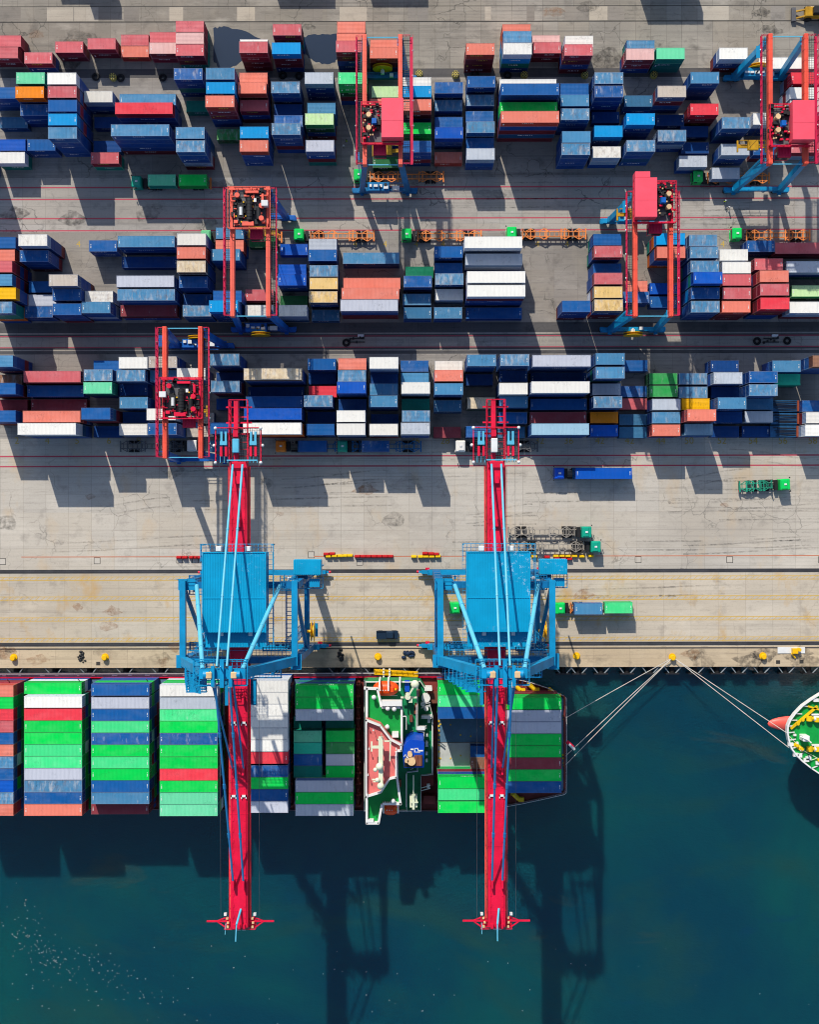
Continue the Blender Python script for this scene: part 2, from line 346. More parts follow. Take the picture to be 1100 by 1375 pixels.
SHIP = [  # x of the bay's west roof edge, rows: y length tiers colours
(-60.5, "922 4 4 S R M B|937.5 4 4 G|953 4 4 RB|968.6 4 4 R|984.2 4 4 B|999.8 4 4 S|1015.4 4 4 LB|1031 4 4 B|1046.7 4 4 BV|1062.3 4 4 LB|1079.5 4 4 S R B"),
(31.7, "917 4 3 G W B|934.7 4 4 W|951.8 4 4 RB|968 4 4 G|983.8 4 4 G|999.6 4 4 GL|1015.4 4 4 GL|1031.5 4 4 L|1048 4 4 LB|1064 4 4 B|1079.7 4 4 S R G"),
(122, "918.5 4 4 B G B B|936 4 4 L|952.5 4 4 B|968.5 4 4 GL|984.3 4 4 B|1000 4 4 G|1016 4 4 GL|1032 4 4 G|1048 4 4 B|1064 4 4 LB|1078 4 3 M M B"),
(214, "919.5 4 4 W GL G W|936.5 4 4 LG|952.8 4 4 GL|968.7 4 4 G|984.5 4 4 B|1000.5 4 4 G|1016 4 4 G|1032.3 4 4 RB|1048.5 4 4 G|1064 4 4 MT|1079.8 4 4 MT G W"),
(308.7, "914 4 4 W W|930 4 4 W|946 4 4 W|961.5 4 4 W|977.5 4 4 W|993 4 4 W|1010 4 4 RB|1028 4 4 B|1043.8 4 4 G|1060.2 4 4 B|1075.7 4 4 L B W"),
(396.5, "920.5 4 4 G B|936.5 4 4 G|952.5 4 4 LG|1045 4 4 L|1063.5 4 4 G|1080 4 4 LG G B"),
(394, "968.5 2 2 T|983 2 3 MT|999 2 3 TQ|1014.8 2 3 B|1030.6 2 3 T"), (437.5, "968.5 2 2 T|983 2 3 G|999 2 3 GR|1014.8 2 3 L|1030.6 2 3 G"),
(588.3, "917.5 4 4 G G|933.5 4 4 GL|949.5 4 4 B|1041 4 4 G|1059 4 4 GL|1076 4 4 G G"),
(632, "1007 2 1 B|1023.5 2 1 BR"),
(676.5, "937 4 4 G G|954 4 4 L|969.8 4 4 L|985.6 4 4 G|1001.4 4 4 G|1017.2 4 4 M|1033 4 4 G|1048.8 4 4 B G"),
]
SHIP_BASE = 1.64
class Box: pass
BOXES = []
def add_stack(block, bay, x, y, L, n, codes, z0=0.0):
    top = z0 + n*CH
    w = CL[L]*FOC/(HCAM-top); h = CW*FOC/(HCAM-top)
    X, Y = at(x + w/2, y + h/2, top)
    codes = list(codes)
    while len(codes) < n: codes.append(rnd.choice(['B','B','NB','M','B','T'] if block != 'ship' else ['B','G','GL','M','W','B','T']))
    for t in range(n):
        b = Box(); b.block, b.bay, b.L, b.t, b.n, b.code = block, bay, L, n-1-t, n, codes[t]
        b.x, b.y, b.z, b.stack = X, Y, z0 + (n-1-t)*CH, None
        b.jx = 0 if t == 0 else rnd.uniform(-.04, .04); b.jy = 0 if t == 0 else rnd.uniform(-.02, .02)
        BOXES.append(b)
for block, bays in YARD.items():
    for bi, bay in enumerate(bays):
        for row in bay.split('|'):
            q = row.split(); add_stack(block, bi, float(q[0]), float(q[1]), int(q[2]), int(q[3]), q[4:])
for bi, (x, rows) in enumerate(SHIP):
    for row in rows.split('|'):
        q = row.split(); add_stack('ship', bi, x, float(q[0]), int(q[1]), int(q[2]), q[3:], SHIP_BASE)
# neighbours stand clear of each other: ease apart whole stacks that touch
STK = {}
for b in BOXES: STK.setdefault((b.block, b.bay, round(b.x,3), round(b.y,3)), []).append(b)
stacks = list(STK.values())
for it in range(60):
    moved = 0
    for i, a in enumerate(stacks):
        for c in stacks[i+1:]:
            p, q = a[0], c[0]
            if p.block != q.block: continue
            ox = (CL[p.L]+CL[q.L])/2 + .06 - abs(p.x-q.x); oy = CW + .06 - abs(p.y-q.y)
            if ox > 1e-3 and oy > 1e-3:
                moved += 1
                low, hi = (a, c) if p.n < q.n else (c, a)
                if p.n == q.n: wl = .5
                else: wl = .85
                if oy <= ox or oy < 1.0:
                    s = 1 if low[0].y > hi[0].y else -1
                    for b in low: b.y += s*oy*wl
                    for b in hi: b.y -= s*oy*(1-wl)
                else:
                    s = 1 if low[0].x > hi[0].x else -1
                    for b in low: b.x += s*ox*wl
                    for b in hi: b.x -= s*ox*(1-wl)
    if not moved: break
print('stack easing rounds', it, 'left', moved)
# what shows largest from above: a plain overlay of roofs and walls
ID = np.full((1375, 1100), -1, np.int32)
order = sorted(range(len(BOXES)), key=lambda i: BOXES[i].z)
for i in order:
    b = BOXES[i]; L = CL[b.L]
    for s in range(8):
        z = b.z + CH*s/7
        x0, y1 = topix(b.x-L/2, b.y-CW/2, z); x1, y0 = topix(b.x+L/2, b.y+CW/2, z)
        if x1 <= 0 or y1 <= 0 or x0 >= 1100 or y0 >= 1375: continue
        ID[max(0,round(y0)):max(0,round(y1)), max(0,round(x0)):max(0,round(x1))] = i
cnt = np.bincount(ID[ID >= 0], minlength=len(BOXES))
rank = sorted(range(len(BOXES)), key=lambda i: -cnt[i])
N_SINGLE = 312
SINGLE = set(i for i in rank[:N_SINGLE])
print('boxes', len(BOXES), 'showing', int((cnt > 0).sum()), 'area of last single', int(cnt[rank[N_SINGLE-1]]), 'share', float(cnt[rank[:N_SINGLE]].sum()/cnt.sum()))

M_BOX = container_mat('container_paint', 'object')
M_BOX_ATTR = container_mat('container_paint_massed', 'attr')
M_MARK = paint('container_mark_white', (.75,.75,.73), .5, var=.1)
M_GALV = paint('door_bar_steel', (.42,.43,.44), .4, .6, var=.2)
def corrugated(mb, p0, p1, zlo, zhi, depth, out, pitch=.278):
    """vertical sheet from p0 to p1 with trapezoid ribs pointing along out"""
    p0, p1, out = Vector(p0), Vector(p1), Vector(out)
    L = (p1-p0).length; n = max(2, int(round(L/pitch))); d = (p1-p0)/n
    pts = []
    for i in range(n):
        a = p0 + d*i
        pts += [(a + d*.10, 0), (a + d*.36, 0), (a + d*.50, 1), (a + d*.86, 1)]
    pts = [(p0, 0)] + pts + [(p1, 0)]
    vs = []
    for p, k in pts:
        q = p + out*(depth*k - depth)
        vs += [(q.x, q.y, zlo), (q.x, q.y, zhi)]
    fs = [(2*i, 2*i+2, 2*i+3, 2*i+1) for i in range(len(pts)-1)]
    mb.add(vs, fs)
def proto(L):
    l, w, h = CL[L]/2, CW/2, CH
    wall = MB()
    corrugated(wall, (-l+.1,-w+.02,0), (l-.1,-w+.02,0), .14, h-.08, .04, (0,-1,0))
    corrugated(wall, (l-.1,w-.02,0), (-l+.1,w-.02,0), .14, h-.08, .04, (0,1,0))
    corrugated(wall, (-l+.03,w-.1,0), (-l+.03,-w+.1,0), .14, h-.1, .045, (-1,0,0))
    wall.box(-l+.06, l-.06, -w+.08, w-.08, .10, .16)
    roof = MB()
    n = int(round((2*l-.5)/.278)); d = (2*l-.5)/n; prof = []
    for i in range(n):
        a = -l+.25+d*i
        prof += [(a+d*.05,0),(a+d*.4,0),(a+d*.5,1),(a+d*.9,1)]
    prof = [(-l+.07,0),(-l+.25,0)] + prof + [(l-.25,0),(l-.07,0)]
    vs = []
    for x, k in prof: vs += [(x,-w+.07,h-.045+.022*k),(x,w-.07,h-.045+.022*k)]
    roof.add(vs, [(2*i,2*i+2,2*i+3,2*i+1) for i in range(len(prof)-1)])
    roof_plain = roof.mesh('roof', [M_BOX, M_MARK])
    roof.mat(1)
    for sx in (-1, 1):          # the number painted across each end of the roof
        x = sx*(l-.40)
        for k in range(5):
            y = -.42 + k*.17
            if k in (3,): continue
            roof.box(x-.09, x+.09, y, y+.12, h-.022, h-.017)
    roof_mark = roof.mesh('roof', [M_BOX, M_MARK])
    fr = MB()
    for sx in (-1,1):
        for sy in (-1,1):
            fr.box(*sorted((sx*(l-.01), sx*(l-.13))), *sorted((sy*(w-.01), sy*(w-.12))), .118, h-.118)
            for z0, z1 in ((0,.118),(h-.118,h)):
                fr.box(*sorted((sx*l, sx*(l-.178))), *sorted((sy*w, sy*(w-.162))), z0, z1)
        fr.box(*sorted((sx*(l-.012), sx*(l-.09))), -w+.162, w-.162, h-.1, h-.012)
        fr.box(*sorted((sx*(l-.012), sx*(l-.09))), -w+.162, w-.162, .015, .13)
    for sy in (-1,1):
        fr.box(-l+.178, l-.178, *sorted((sy*(w-.012), sy*(w-.075))), h-.09, h-.015)
        fr.box(-l+.178, l-.178, *sorted((sy*(w-.012), sy*(w-.06))), .015, .15)
    frame = fr.mesh('frame', [M_BOX])
    dr = MB()
    for sy in (-1,1):
        dr.box(l-.075, l-.04, *sorted((sy*.015, sy*(w-.125))), .135, h-.105)
    dr.mat(1)
    for y in (-.85,-.35,.35,.85):
        dr.tube((l-.02,y,.15),(l-.02,y,h-.12),.022,6)
        dr.box(l-.035, l-.01, y-.03, y+.28, 1.0, 1.05)
    door = dr.mesh('door', [M_BOX, M_GALV])
    return wall.mesh('shipping_container', [M_BOX]), roof_plain, roof_mark, frame, door
PROTO = {L: proto(L) for L in (2, 4)}
def colour_of(code, jit=.08):
    r, w, wear, word = PAL[code]
    k = 1 + rnd.uniform(-jit, jit)
    f = lambda c, q: tuple(min(.92, lin(v)*q*k) for v in c)
    return f(r, .76), f(w, 1.0), max(0, min(1, wear*rnd.choice([.35,.6,.8,1.0,1.15,1.3])))
def place_box(L, code, x, y, z, flip=None, rz=0.0):
    wall, rp, rm, frame, door = PROTO[L]
    rc, wc, wear = colour_of(code)
    root = bpy.data.objects.new('shipping_container', wall); COL.objects.link(root)
    root.location = (x, y, z); root.rotation_euler.z = rz + (math.pi if (rnd.random() < .4 if flip is None else flip) else 0)
    root.color = (*wc, wear*.6)
    for me, c, nm in ((rm if rnd.random() < .75 else rp, rc, 'roof'), (frame, tuple((a*.35+b*.65)*(1-wear*.38)+.42*wear*.38 for a,b in zip(wc, rc)), 'frame'), (door, wc, 'door')):
        o = bpy.data.objects.new(nm, me); COL.objects.link(o); o.parent = root
        o.color = (*c, wear if nm == 'roof' else wear*.6)
    return root
# lettering on the long sides: too small in the survey to read, kept as rows of strokes
def strokes(L, seed):
    r = random.Random(seed); n = r.choice([6,7,8]); s = .34 if L == 2 else .42; x = -n*s*.5 + r.uniform(-.8,.8); z = r.uniform(1.35,1.75); out = []
    for k in range(n):
        out.append((x, x+s*.28, z, z+.5))
        if r.random() < .7: out.append((x+s*.28, x+s*.68, z+r.choice([0,.2,.4]), z+r.choice([.1,.5,.5])))
        x += s
    if r.random() < .5: out.append((-CL[L]/2+.5, -CL[L]/2+.75, .9, 1.7))
    return [(a,b,min(c,d-.05),d) for a,b,c,d in out]
LPROB = {'back':.9,'rear':.5,'middle':.3,'quay':.25,'ship':.3}
def letter_colour(code): return 1 if code in ('R','M','S') and rnd.random() < .35 else 0
def letter_mesh(L, seed):
    mb = MB()
    for a,b,c,d in strokes(L, seed):
        mb.add([(a,-CW/2+.012,c),(b,-CW/2+.012,c),(b,-CW/2+.012,d),(a,-CW/2+.012,d)], [(0,1,2,3)])
        mb.add([(-a,CW/2-.012,c),(-b,CW/2-.012,c),(-b,CW/2-.012,d),(-a,CW/2-.012,d)], [(0,1,2,3)])
    return mb
M_LTW = paint('lettering_white', (.9,.9,.9), .5, var=.05); M_LTY = paint('lettering_yellow', (.78,.55,.05), .5, var=.05); M_LTB = paint('lettering_blue', (.03,.16,.42), .5, var=.05)
LETTERS = {(L, c, q): letter_mesh(L, 10*q+L).mesh('lettering', [(M_LTW, M_LTY)[c]]) for L in (2,4) for c in (0,1) for q in range(5)}
# labels: what tells one box from the others
BLK = {'back':'back row', 'rear':'rear yard block', 'middle':'middle yard block', 'quay':'quayside yard block', 'ship':"ship's deck"}
GRP = {'back':'containers in the back row', 'rear':'containers in the rear yard block', 'middle':'containers in the middle yard block', 'quay':'containers in the yard block nearest the quay', 'ship':"containers stacked on the ship's deck"}
ORD = ['first','second','third','fourth','fifth','sixth','seventh','eighth','ninth','tenth','eleventh','twelfth','thirteenth','fourteenth','fifteenth','sixteenth','seventeenth','eighteenth','nineteenth','twentieth','twenty-first','twenty-second','twenty-third','twenty-fourth','twenty-fifth','twenty-sixth']
def candidates(b):
    word = PAL[b.code][3]; size = 'long' if b.L == 4 else 'short'
    tops = sorted([q for q in BOXES if q.block == b.block and q.bay == b.bay and q.t == q.n-1], key=lambda q: q.y)
    me = [q for q in tops if abs(q.x-b.x) < .2 and abs(q.y-b.y) < .2][0]
    k = tops.index(me)
    below = PAL[tops[k-1].code][3] if k > 0 else None
    above = PAL[tops[k+1].code][3] if k+1 < len(tops) else None
    lvl = '' if b.t == b.n-1 else ', ' + ('next below the top' if b.t == b.n-2 else 'low in its stack')
    blk = BLK[b.block]; base = f'{word} {size} container'; pre = 'on' if b.block == 'ship' else 'in'
    bayn = ORD[b.bay]
    out = []
    if not lvl: out.append(f'{base} {pre} the {blk}')
    if below and above and not lvl: out.append(f'{base} between a {below} and a {above} one, {blk}')
    out.append(f'{base}{lvl}, {bayn} bay from the left, {blk}')
    out.append(f'{word} container{lvl}, {ORD[k]} from the water, {bayn} bay from left, {blk}')
    return out
LABELLED = {}
cand = {i: candidates(BOXES[i]) for i in range(len(BOXES)) if cnt[i] > 0}
pool = {}
for i, cs in cand.items():
    for c in cs: pool[c] = pool.get(c, 0) + 1
for i in SINGLE:
    b = BOXES[i]
    ok = [c for c in cand[i] if pool[c] == 1 and len(c.split()) <= 16] or [cand[i][-1]]
    o = place_box(b.L, b.code, b.x+b.jx, b.y+b.jy, b.z)
    tag(o, ok[0], 'container', GRP[b.block])
    if rnd.random() < LPROB[b.block] and b.code not in ('W','WR','LG','CR'):
        lo = bpy.data.objects.new('lettering', LETTERS[(b.L, letter_colour(b.code), rnd.randrange(5))]); COL.objects.link(lo); lo.parent = o
    if b.code == 'W' and b.block == 'middle' and b.L == 4 and topix(b.x,b.y,b.z)[0] > 1040 and topix(b.x,b.y,b.z)[1] > 390 and b.t == b.n-1:
        me = text_mesh('MAERSK', 1.25); me.materials.append(M_LTB)
        me.transform(Matrix.Translation((-1.2,-CW/2-.004,1.3)) @ Matrix.Rotation(math.pi/2, 4, 'X'))
        lo = bpy.data.objects.new('lettering', me); COL.objects.link(lo); lo.parent = o; o.rotation_euler.z = 0
        mb = MB(); mb.box(-5.6,-4.2,-CW/2-.006,-CW/2+.01,.7,2.0); e_ = mb.build('emblem', paint('emblem_blue',(.02,.25,.62),.5,var=.05), None); e_.parent = o
# the others, lower in the stacks or smaller in the picture, in one mass
mb_v, mb_f, mb_c = [], [], []
def mass_box(b):
    rc, wc, wear = colour_of(b.code)
    l, w = CL[b.L]/2, CW/2; x, y, z = b.x+b.jx, b.y+b.jy, b.z
    def bx(x0,x1,y0,y1,z0,z1,top,side,wr):
        o = len(mb_v)
        mb_v.extend([(x0,y0,z0),(x1,y0,z0),(x1,y1,z0),(x0,y1,z0),(x0,y0,z1),(x1,y0,z1),(x1,y1,z1),(x0,y1,z1)])
        for f, c in (((3,2,1,0),side),((4,5,6,7),top),((0,1,5,4),side),((1,2,6,5),side),((2,3,7,6),side),((3,0,4,7),side)):
            mb_f.append(tuple(i+o for i in f)); mb_c.append((*c, wr))
    bx(x-l+.04,x+l-.04,y-w+.04,y+w-.04,z+.03,z+CH-.035,rc,wc,wear)
    fc = tuple((a*.35+b*.65)*(1-wear*.3)+.36*wear*.3 for a,b in zip(wc, rc))
    for sx in (-1,1):
        for sy in (-1,1):
            bx(*sorted((x+sx*l,x+sx*(l-.15))),*sorted((y+sy*w,y+sy*(w-.14))),z,z+CH-.003,fc,fc,.3)
    for sy in (-1,1):
        bx(x-l+.15,x+l-.15,*sorted((y+sy*(w-.012),y+sy*(w-.075))),z+CH-.1,z+CH-.015,fc,fc,.3)
        bx(x-l+.15,x+l-.15,*sorted((y+sy*(w-.012),y+sy*(w-.075))),z+.015,z+.14,fc,fc,.3)
def mass_letters(b):
    c = (.72,.72,.72) if not letter_colour(b.code) else (.62,.42,.04)
    for a, b2, z0, z1 in strokes(b.L, rnd.randrange(99)):
        o = len(mb_v); y = b.y+b.jy-CW/2+.010; x = b.x+b.jx
        mb_v.extend([(x+a,y,b.z+z0),(x+b2,y,b.z+z0),(x+b2,y,b.z+z1),(x+a,y,b.z+z1)]); mb_f.append((o,o+1,o+2,o+3)); mb_c.append((*c,.1))
def mass_build(sel, label, group):
    mb_v.clear(); mb_f.clear(); mb_c.clear()
    for i in sel:
        mass_box(BOXES[i])
        if cnt[i] > 0 and BOXES[i].code not in ('W','WR','LG','CR') and rnd.random() < LPROB[BOXES[i].block]: mass_letters(BOXES[i])
    me = bpy.data.meshes.new('shipping_containers'); me.from_pydata(mb_v, [], mb_f); me.materials.append(M_BOX_ATTR)
    ca = me.color_attributes.new('Col', 'FLOAT_COLOR', 'CORNER')
    arr = np.repeat(np.array(mb_c, np.float32), 4, axis=0); ca.data.foreach_set('color', arr.ravel())
    o = bpy.data.objects.new('stacked_containers', me); COL.objects.link(o)
    tag(o, label, 'container stacks', None, 'stuff')
def flat_rack(px, py, label):
    """three folded racks in a pile, blue beds under dark sheets with a brown end wall"""
    top = 3.4; w = CL[2]*FOC/(HCAM-top); h = CW*FOC/(HCAM-top); x, y = at(px+w/2, py+h/2, top); l = CL[2]/2
    root = empty('flat_rack', (x,y,0), label, 'flat rack', 'flat racks piled in the quayside block')
    mb = MB()
    for k in range(4):
        z = k*.85; mb.box(x-l, x+l, y-CW/2, y-CW/2+.2, z+.05, z+.6); mb.box(x-l, x+l, y+CW/2-.2, y+CW/2, z+.05, z+.6); mb.box(x-l,x+l,y-CW/2+.2,y+CW/2-.2,z+.42,z+.55)
        for q in range(7): mb.box(x-l+.3+q*.88, x-l+.42+q*.88, y-CW/2+.2, y+CW/2-.2, z+.1, z+.42)
    mb.build('bed', paint('rack_blue', rgb(30,92,138)[:3], .55, var=.4, rust=.3), root)
    mb = MB()
    for q in range(7):
        a = y-CW/2+.3+q*.3; mb.beam((x-l+rnd.uniform(.1,1.6), a+rnd.uniform(-.1,.1), 3.2), (x+l-.5, a+rnd.uniform(-.15,.15), 3.2), .1, .1)
    mb.build('lashing', P_LINE, root)
    mb = MB(); mb.box(x+l-.42, x+l-.02, y-CW/2+.05, y+CW/2-.05, 0, 3.45); mb.build('end_wall', paint('rack_brown', rgb(150,70,44)[:3], .6, var=.3, rust=.4), root)
P_LINE = paint('lashing_dark', (.012,.014,.02), .7, var=.2)
flat_rack(1036.5, 537.5, 'pile of blue flat racks with brown end wall, rearmost of three'); flat_rack(1036.5, 554.5, 'pile of blue flat racks with brown end wall, middle of three'); flat_rack(1035.5, 571.5, 'pile of blue flat racks with brown end wall, nearest the quay of three')
mass_build([i for i in range(len(BOXES)) if i not in SINGLE], 'remaining shipping containers low in the stacks and shaded between them', None)
# ------------------------------------------------------------------ ground, quay, water
def ground_mat(name, c, joint=(5.0, 3.95), jdark=.55, stain=.5, mott=.35, rust=.3, crack=.6, tint=(.5,.42,.3), wet=0.0, seed=0.0, tone=.08, light=.4):
    m, nt, b = new_mat(name)
    tc = mapping(nt, nd(nt, 'ShaderNodeTexCoord').outputs['Object'], (1,1,1), (seed, seed*.7, 0))
    base = (*c, 1)
    warp = nd(nt, 'ShaderNodeTexNoise', {'Scale': .35, 'Detail': 3.0, 'Vector': tc}).outputs['Color']
    wv = nd(nt, 'ShaderNodeVectorMath', {0: tc, 1: nd(nt, 'ShaderNodeVectorMath', {0: warp, 'Scale': .35}, operation='SCALE').outputs[0]}, operation='ADD').outputs[0]
    br = nd(nt, 'ShaderNodeTexBrick', {'Vector': nd(nt, 'ShaderNodeVectorMath', {0: tc, 1: nd(nt, 'ShaderNodeVectorMath', {0: warp, 'Scale': .10}, operation='SCALE').outputs[0]}, operation='ADD').outputs[0],
         'Color1': (1-tone,1-tone,1-tone,1), 'Color2': (1+tone*.4,1+tone*.4,1+tone*.4,1), 'Mortar': (jdark,jdark,jdark,1), 'Scale': 1.0, 'Mortar Size': .045, 'Mortar Smooth': .4,
         'Brick Width': joint[0], 'Row Height': joint[1]}, offset=0.0, squash=1.0)
    col = mixc(nt, 1.0, base, br.outputs['Color'], 'MULTIPLY')
    # slabs of other age
    br2 = nd(nt, 'ShaderNodeTexBrick', {'Vector': tc, 'Color1': (0,0,0,1), 'Color2': (1,1,1,1), 'Mortar': (.5,.5,.5,1), 'Scale': 1.0, 'Mortar Size': 0.0, 'Brick Width': joint[0]*2, 'Row Height': joint[1]*2}, offset=.5)
    col = mixc(nt, mth(nt, 'MULTIPLY', br2.outputs['Color'], .42), col, (c[0]*.92, c[1]*.84, c[2]*.72, 1))
    big = noise(nt, mapping(nt, tc, (.5,1,1)), .045, 5, .6); mid = noise(nt, wv, .28, 7, .65); fine = noise(nt, tc, 2.4, 6, .7)
    col = mixc(nt, mth(nt, 'MULTIPLY', sharp(nt, big, .42, 4), mott), col, (c[0]*.62, c[1]*.6, c[2]*.58, 1))
    col = mixc(nt, mth(nt, 'MULTIPLY', sharp(nt, mid, .55, 5), stain), col, (c[0]*.38, c[1]*.37, c[2]*.37, 1))
    col = mixc(nt, mth(nt, 'MULTIPLY', sharp(nt, fine, .50, 4), .34), col, (c[0]*.55, c[1]*.53, c[2]*.5, 1))
    tracks = noise(nt, mapping(nt, tc, (.012, 1.1, 1)), 1.0, 5, .7)
    col = mixc(nt, mth(nt, 'MULTIPLY', sharp(nt, tracks, .5, 5), stain*.75), col, (c[0]*.45, c[1]*.45, c[2]*.46, 1))
    lt = noise(nt, mapping(nt, wv, (.35,1,1), (5,55,0)), .16, 7, .68)
    col = mixc(nt, mth(nt, 'MULTIPLY', sharp(nt, lt, .54, 5), light), col, (min(.8,c[0]*1.28), min(.8,c[1]*1.28), min(.8,c[2]*1.27), 1))
    scuff = noise(nt, mapping(nt, wv, (.25,2.6,1), (77,5,0)), .9, 5, .75)
    col = mixc(nt, mth(nt, 'MULTIPLY', sharp(nt, scuff, .58, 8), stain*.75), col, (c[0]*.34, c[1]*.34, c[2]*.35, 1))
    gr = noise(nt, tc, 6.0, 3, .6)
    col = mixc(nt, mth(nt, 'MULTIPLY', sharp(nt, gr, .56, 6), .22), col, (c[0]*.5, c[1]*.49, c[2]*.48, 1))
    if rust > 0:
        r = noise(nt, mapping(nt, tc, (.9,.5,1), (13,5,0)), .16, 6, .6)
        col = mixc(nt, mth(nt, 'MULTIPLY', sharp(nt, r, .56, 6), rust), col, (*tint, 1))
    if crack > 0:
        wc = nd(nt, 'ShaderNodeVectorMath', {0: tc, 1: nd(nt, 'ShaderNodeVectorMath', {0: warp, 'Scale': 3.5}, operation='SCALE').outputs[0]}, operation='ADD').outputs[0]
        vo = nd(nt, 'ShaderNodeTexVoronoi', {'Vector': wc, 'Scale': .16}, feature='DISTANCE_TO_EDGE').outputs['Distance']
        k = mth(nt, 'SUBTRACT', 1.0, mth(nt, 'MULTIPLY', vo, 55.0), clamp=True)
        k = mth(nt, 'MULTIPLY', k, sharp(nt, noise(nt, mapping(nt, tc, (1,1,1), (31,17,0)), .09, 2, .5), .5, 8))
        col = mixc(nt, mth(nt, 'MULTIPLY', k, crack), col, (c[0]*.22, c[1]*.22, c[2]*.22, 1))
    nt.links.new(col, b.inputs['Base Color'])
    b.inputs['Roughness'].default_value = .85
    bump(nt, b, fine, .25, .02)
    return m
def marking_mat(name, c, wear=.5):
    m, nt, b = new_mat(name)
    tc = nd(nt, 'ShaderNodeTexCoord').outputs['Object']
    n = noise(nt, tc, 1.3, 7, .7); n2 = noise(nt, mapping(nt, tc, (.06,.3,1)), 1.0, 4, .6)
    f = mth(nt, 'MAXIMUM', sharp(nt, n, 1-wear*.95, 6), sharp(nt, n2, .95-wear*.75, 5))
    col = mixc(nt, mth(nt, 'MULTIPLY', f, .8), (*c,1), (.30,.27,.22,1))
    nt.links.new(col, b.inputs['Base Color']); b.inputs['Roughness'].default_value = .7
    return m
def gy(py): return at(550, py, 0)[1]
def gx(px): return at(px, 687, 0)[0]
GCOL = (.45,.415,.36)
M_APRON = ground_mat('apron_concrete', GCOL, stain=.55, mott=.5, rust=.5, tint=(.44,.31,.17))
M_QUAY = ground_mat('quay_concrete', (.46,.41,.335), joint=(6.0,4.4), stain=.6, mott=.5, rust=1.0, tint=(.40,.25,.09), seed=40, crack=.3)
M_COPE = ground_mat('cope_concrete', (.47,.38,.26), joint=(7.9,2.4), stain=.85, mott=.55, rust=.3, crack=.1, seed=70)
M_YARD = ground_mat('yard_concrete', (.27,.25,.225), joint=(5.2,4.2), stain=1.0, mott=.85, light=.6, rust=.12, crack=.9, seed=20, tone=.14)
M_LANE = ground_mat('lane_concrete', (.34,.32,.29), joint=(5.0,3.95), stain=.75, mott=.6, rust=.1, crack=.9, seed=90)
M_BACK = ground_mat('back_yard_concrete', (.25,.228,.192), joint=(3.4,6.4), jdark=.35, stain=1.0, mott=1.0, light=1.0, rust=.12, crack=.9, seed=120, tone=.2)
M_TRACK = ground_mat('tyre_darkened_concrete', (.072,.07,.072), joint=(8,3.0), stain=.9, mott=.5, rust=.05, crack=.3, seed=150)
M_STRIP = ground_mat('strip_concrete', (.30,.28,.25), joint=(3.6,2.6), stain=.8, mott=.5, rust=.1, crack=.4, seed=180)
def struct(name, mb, m, kind='structure'):
    return tag(mb.build(name, m), None, None, None, kind)
E = 700.0
M_JOINT = paint('joint_dark', (.05,.047,.043), .9, var=.3)
QE = gy(896.0)                       # quay edge
y_cope, y_ap, y_rowq, y_l1, y_l0, y_mid, y_ln, y_back = gy(868), gy(765), gy(588), gy(475), gy(433), gy(311), gy(238), gy(100)
mb = MB(); mb.box(-E, E, QE, y_cope, -9, 0.0); struct('quay_cope', mb, M_COPE)
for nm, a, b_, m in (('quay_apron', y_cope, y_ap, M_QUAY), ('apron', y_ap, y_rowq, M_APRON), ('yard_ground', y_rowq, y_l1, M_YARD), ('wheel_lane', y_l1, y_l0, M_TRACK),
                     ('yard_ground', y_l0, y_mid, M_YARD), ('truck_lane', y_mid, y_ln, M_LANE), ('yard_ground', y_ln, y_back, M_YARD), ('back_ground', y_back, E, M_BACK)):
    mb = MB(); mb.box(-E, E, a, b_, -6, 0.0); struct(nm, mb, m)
mb = MB(); mb.sheet(-E, E, gy(465.3), gy(452.2), .006); struct('lane_strip', mb, M_STRIP)
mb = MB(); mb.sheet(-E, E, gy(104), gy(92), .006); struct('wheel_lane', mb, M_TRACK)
mb = MB(); mb.sheet(-E, E, gy(29.5), gy(28.2), .006); mb.sheet(-E, E, gy(8.5), gy(7.7), .006)
struct('ground_joint', mb, M_JOINT)
M_NEWS = ground_mat('repair_concrete', (.37,.33,.27), joint=(9,9), stain=.5, mott=.4, rust=.1, seed=260, crack=.3); M_OLDS = ground_mat('oily_concrete', (.21,.19,.165), joint=(9,9), stain=.7, mott=.6, rust=.05, seed=300, crack=.2)
mb = MB(); mc = MB()
xx = gx(-40)
while xx < gx(1140):
    w_ = rnd.uniform(1.5,6.5)
    if rnd.random() < .5: (mb if rnd.random() < .6 else mc).sheet(xx+.1, xx+w_-.1, gy(27.7), gy(9.0), .003)
    xx += w_
struct('ground_repair', mb, M_NEWS); struct('ground_repair', mc, M_OLDS)
mb = MB(); mb.sheet(-E, E, gy(448.5), gy(446.5), .006); mb.sheet(-E, E, gy(470.5), gy(469), .006); struct('lane_strip', mb, M_STRIP)
# dark standing water behind the back row
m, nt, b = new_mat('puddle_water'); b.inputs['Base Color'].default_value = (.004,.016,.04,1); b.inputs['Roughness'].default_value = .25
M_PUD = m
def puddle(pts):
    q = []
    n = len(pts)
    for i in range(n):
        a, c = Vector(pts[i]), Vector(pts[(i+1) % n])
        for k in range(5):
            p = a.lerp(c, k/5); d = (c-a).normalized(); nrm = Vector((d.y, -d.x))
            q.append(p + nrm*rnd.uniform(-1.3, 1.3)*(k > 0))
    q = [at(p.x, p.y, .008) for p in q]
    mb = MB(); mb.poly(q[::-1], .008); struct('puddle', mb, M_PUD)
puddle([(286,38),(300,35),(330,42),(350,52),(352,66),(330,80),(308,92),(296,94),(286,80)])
puddle([(404,52),(420,46),(436,46),(455,44),(458,70),(450,84),(432,86),(414,78),(406,66)])
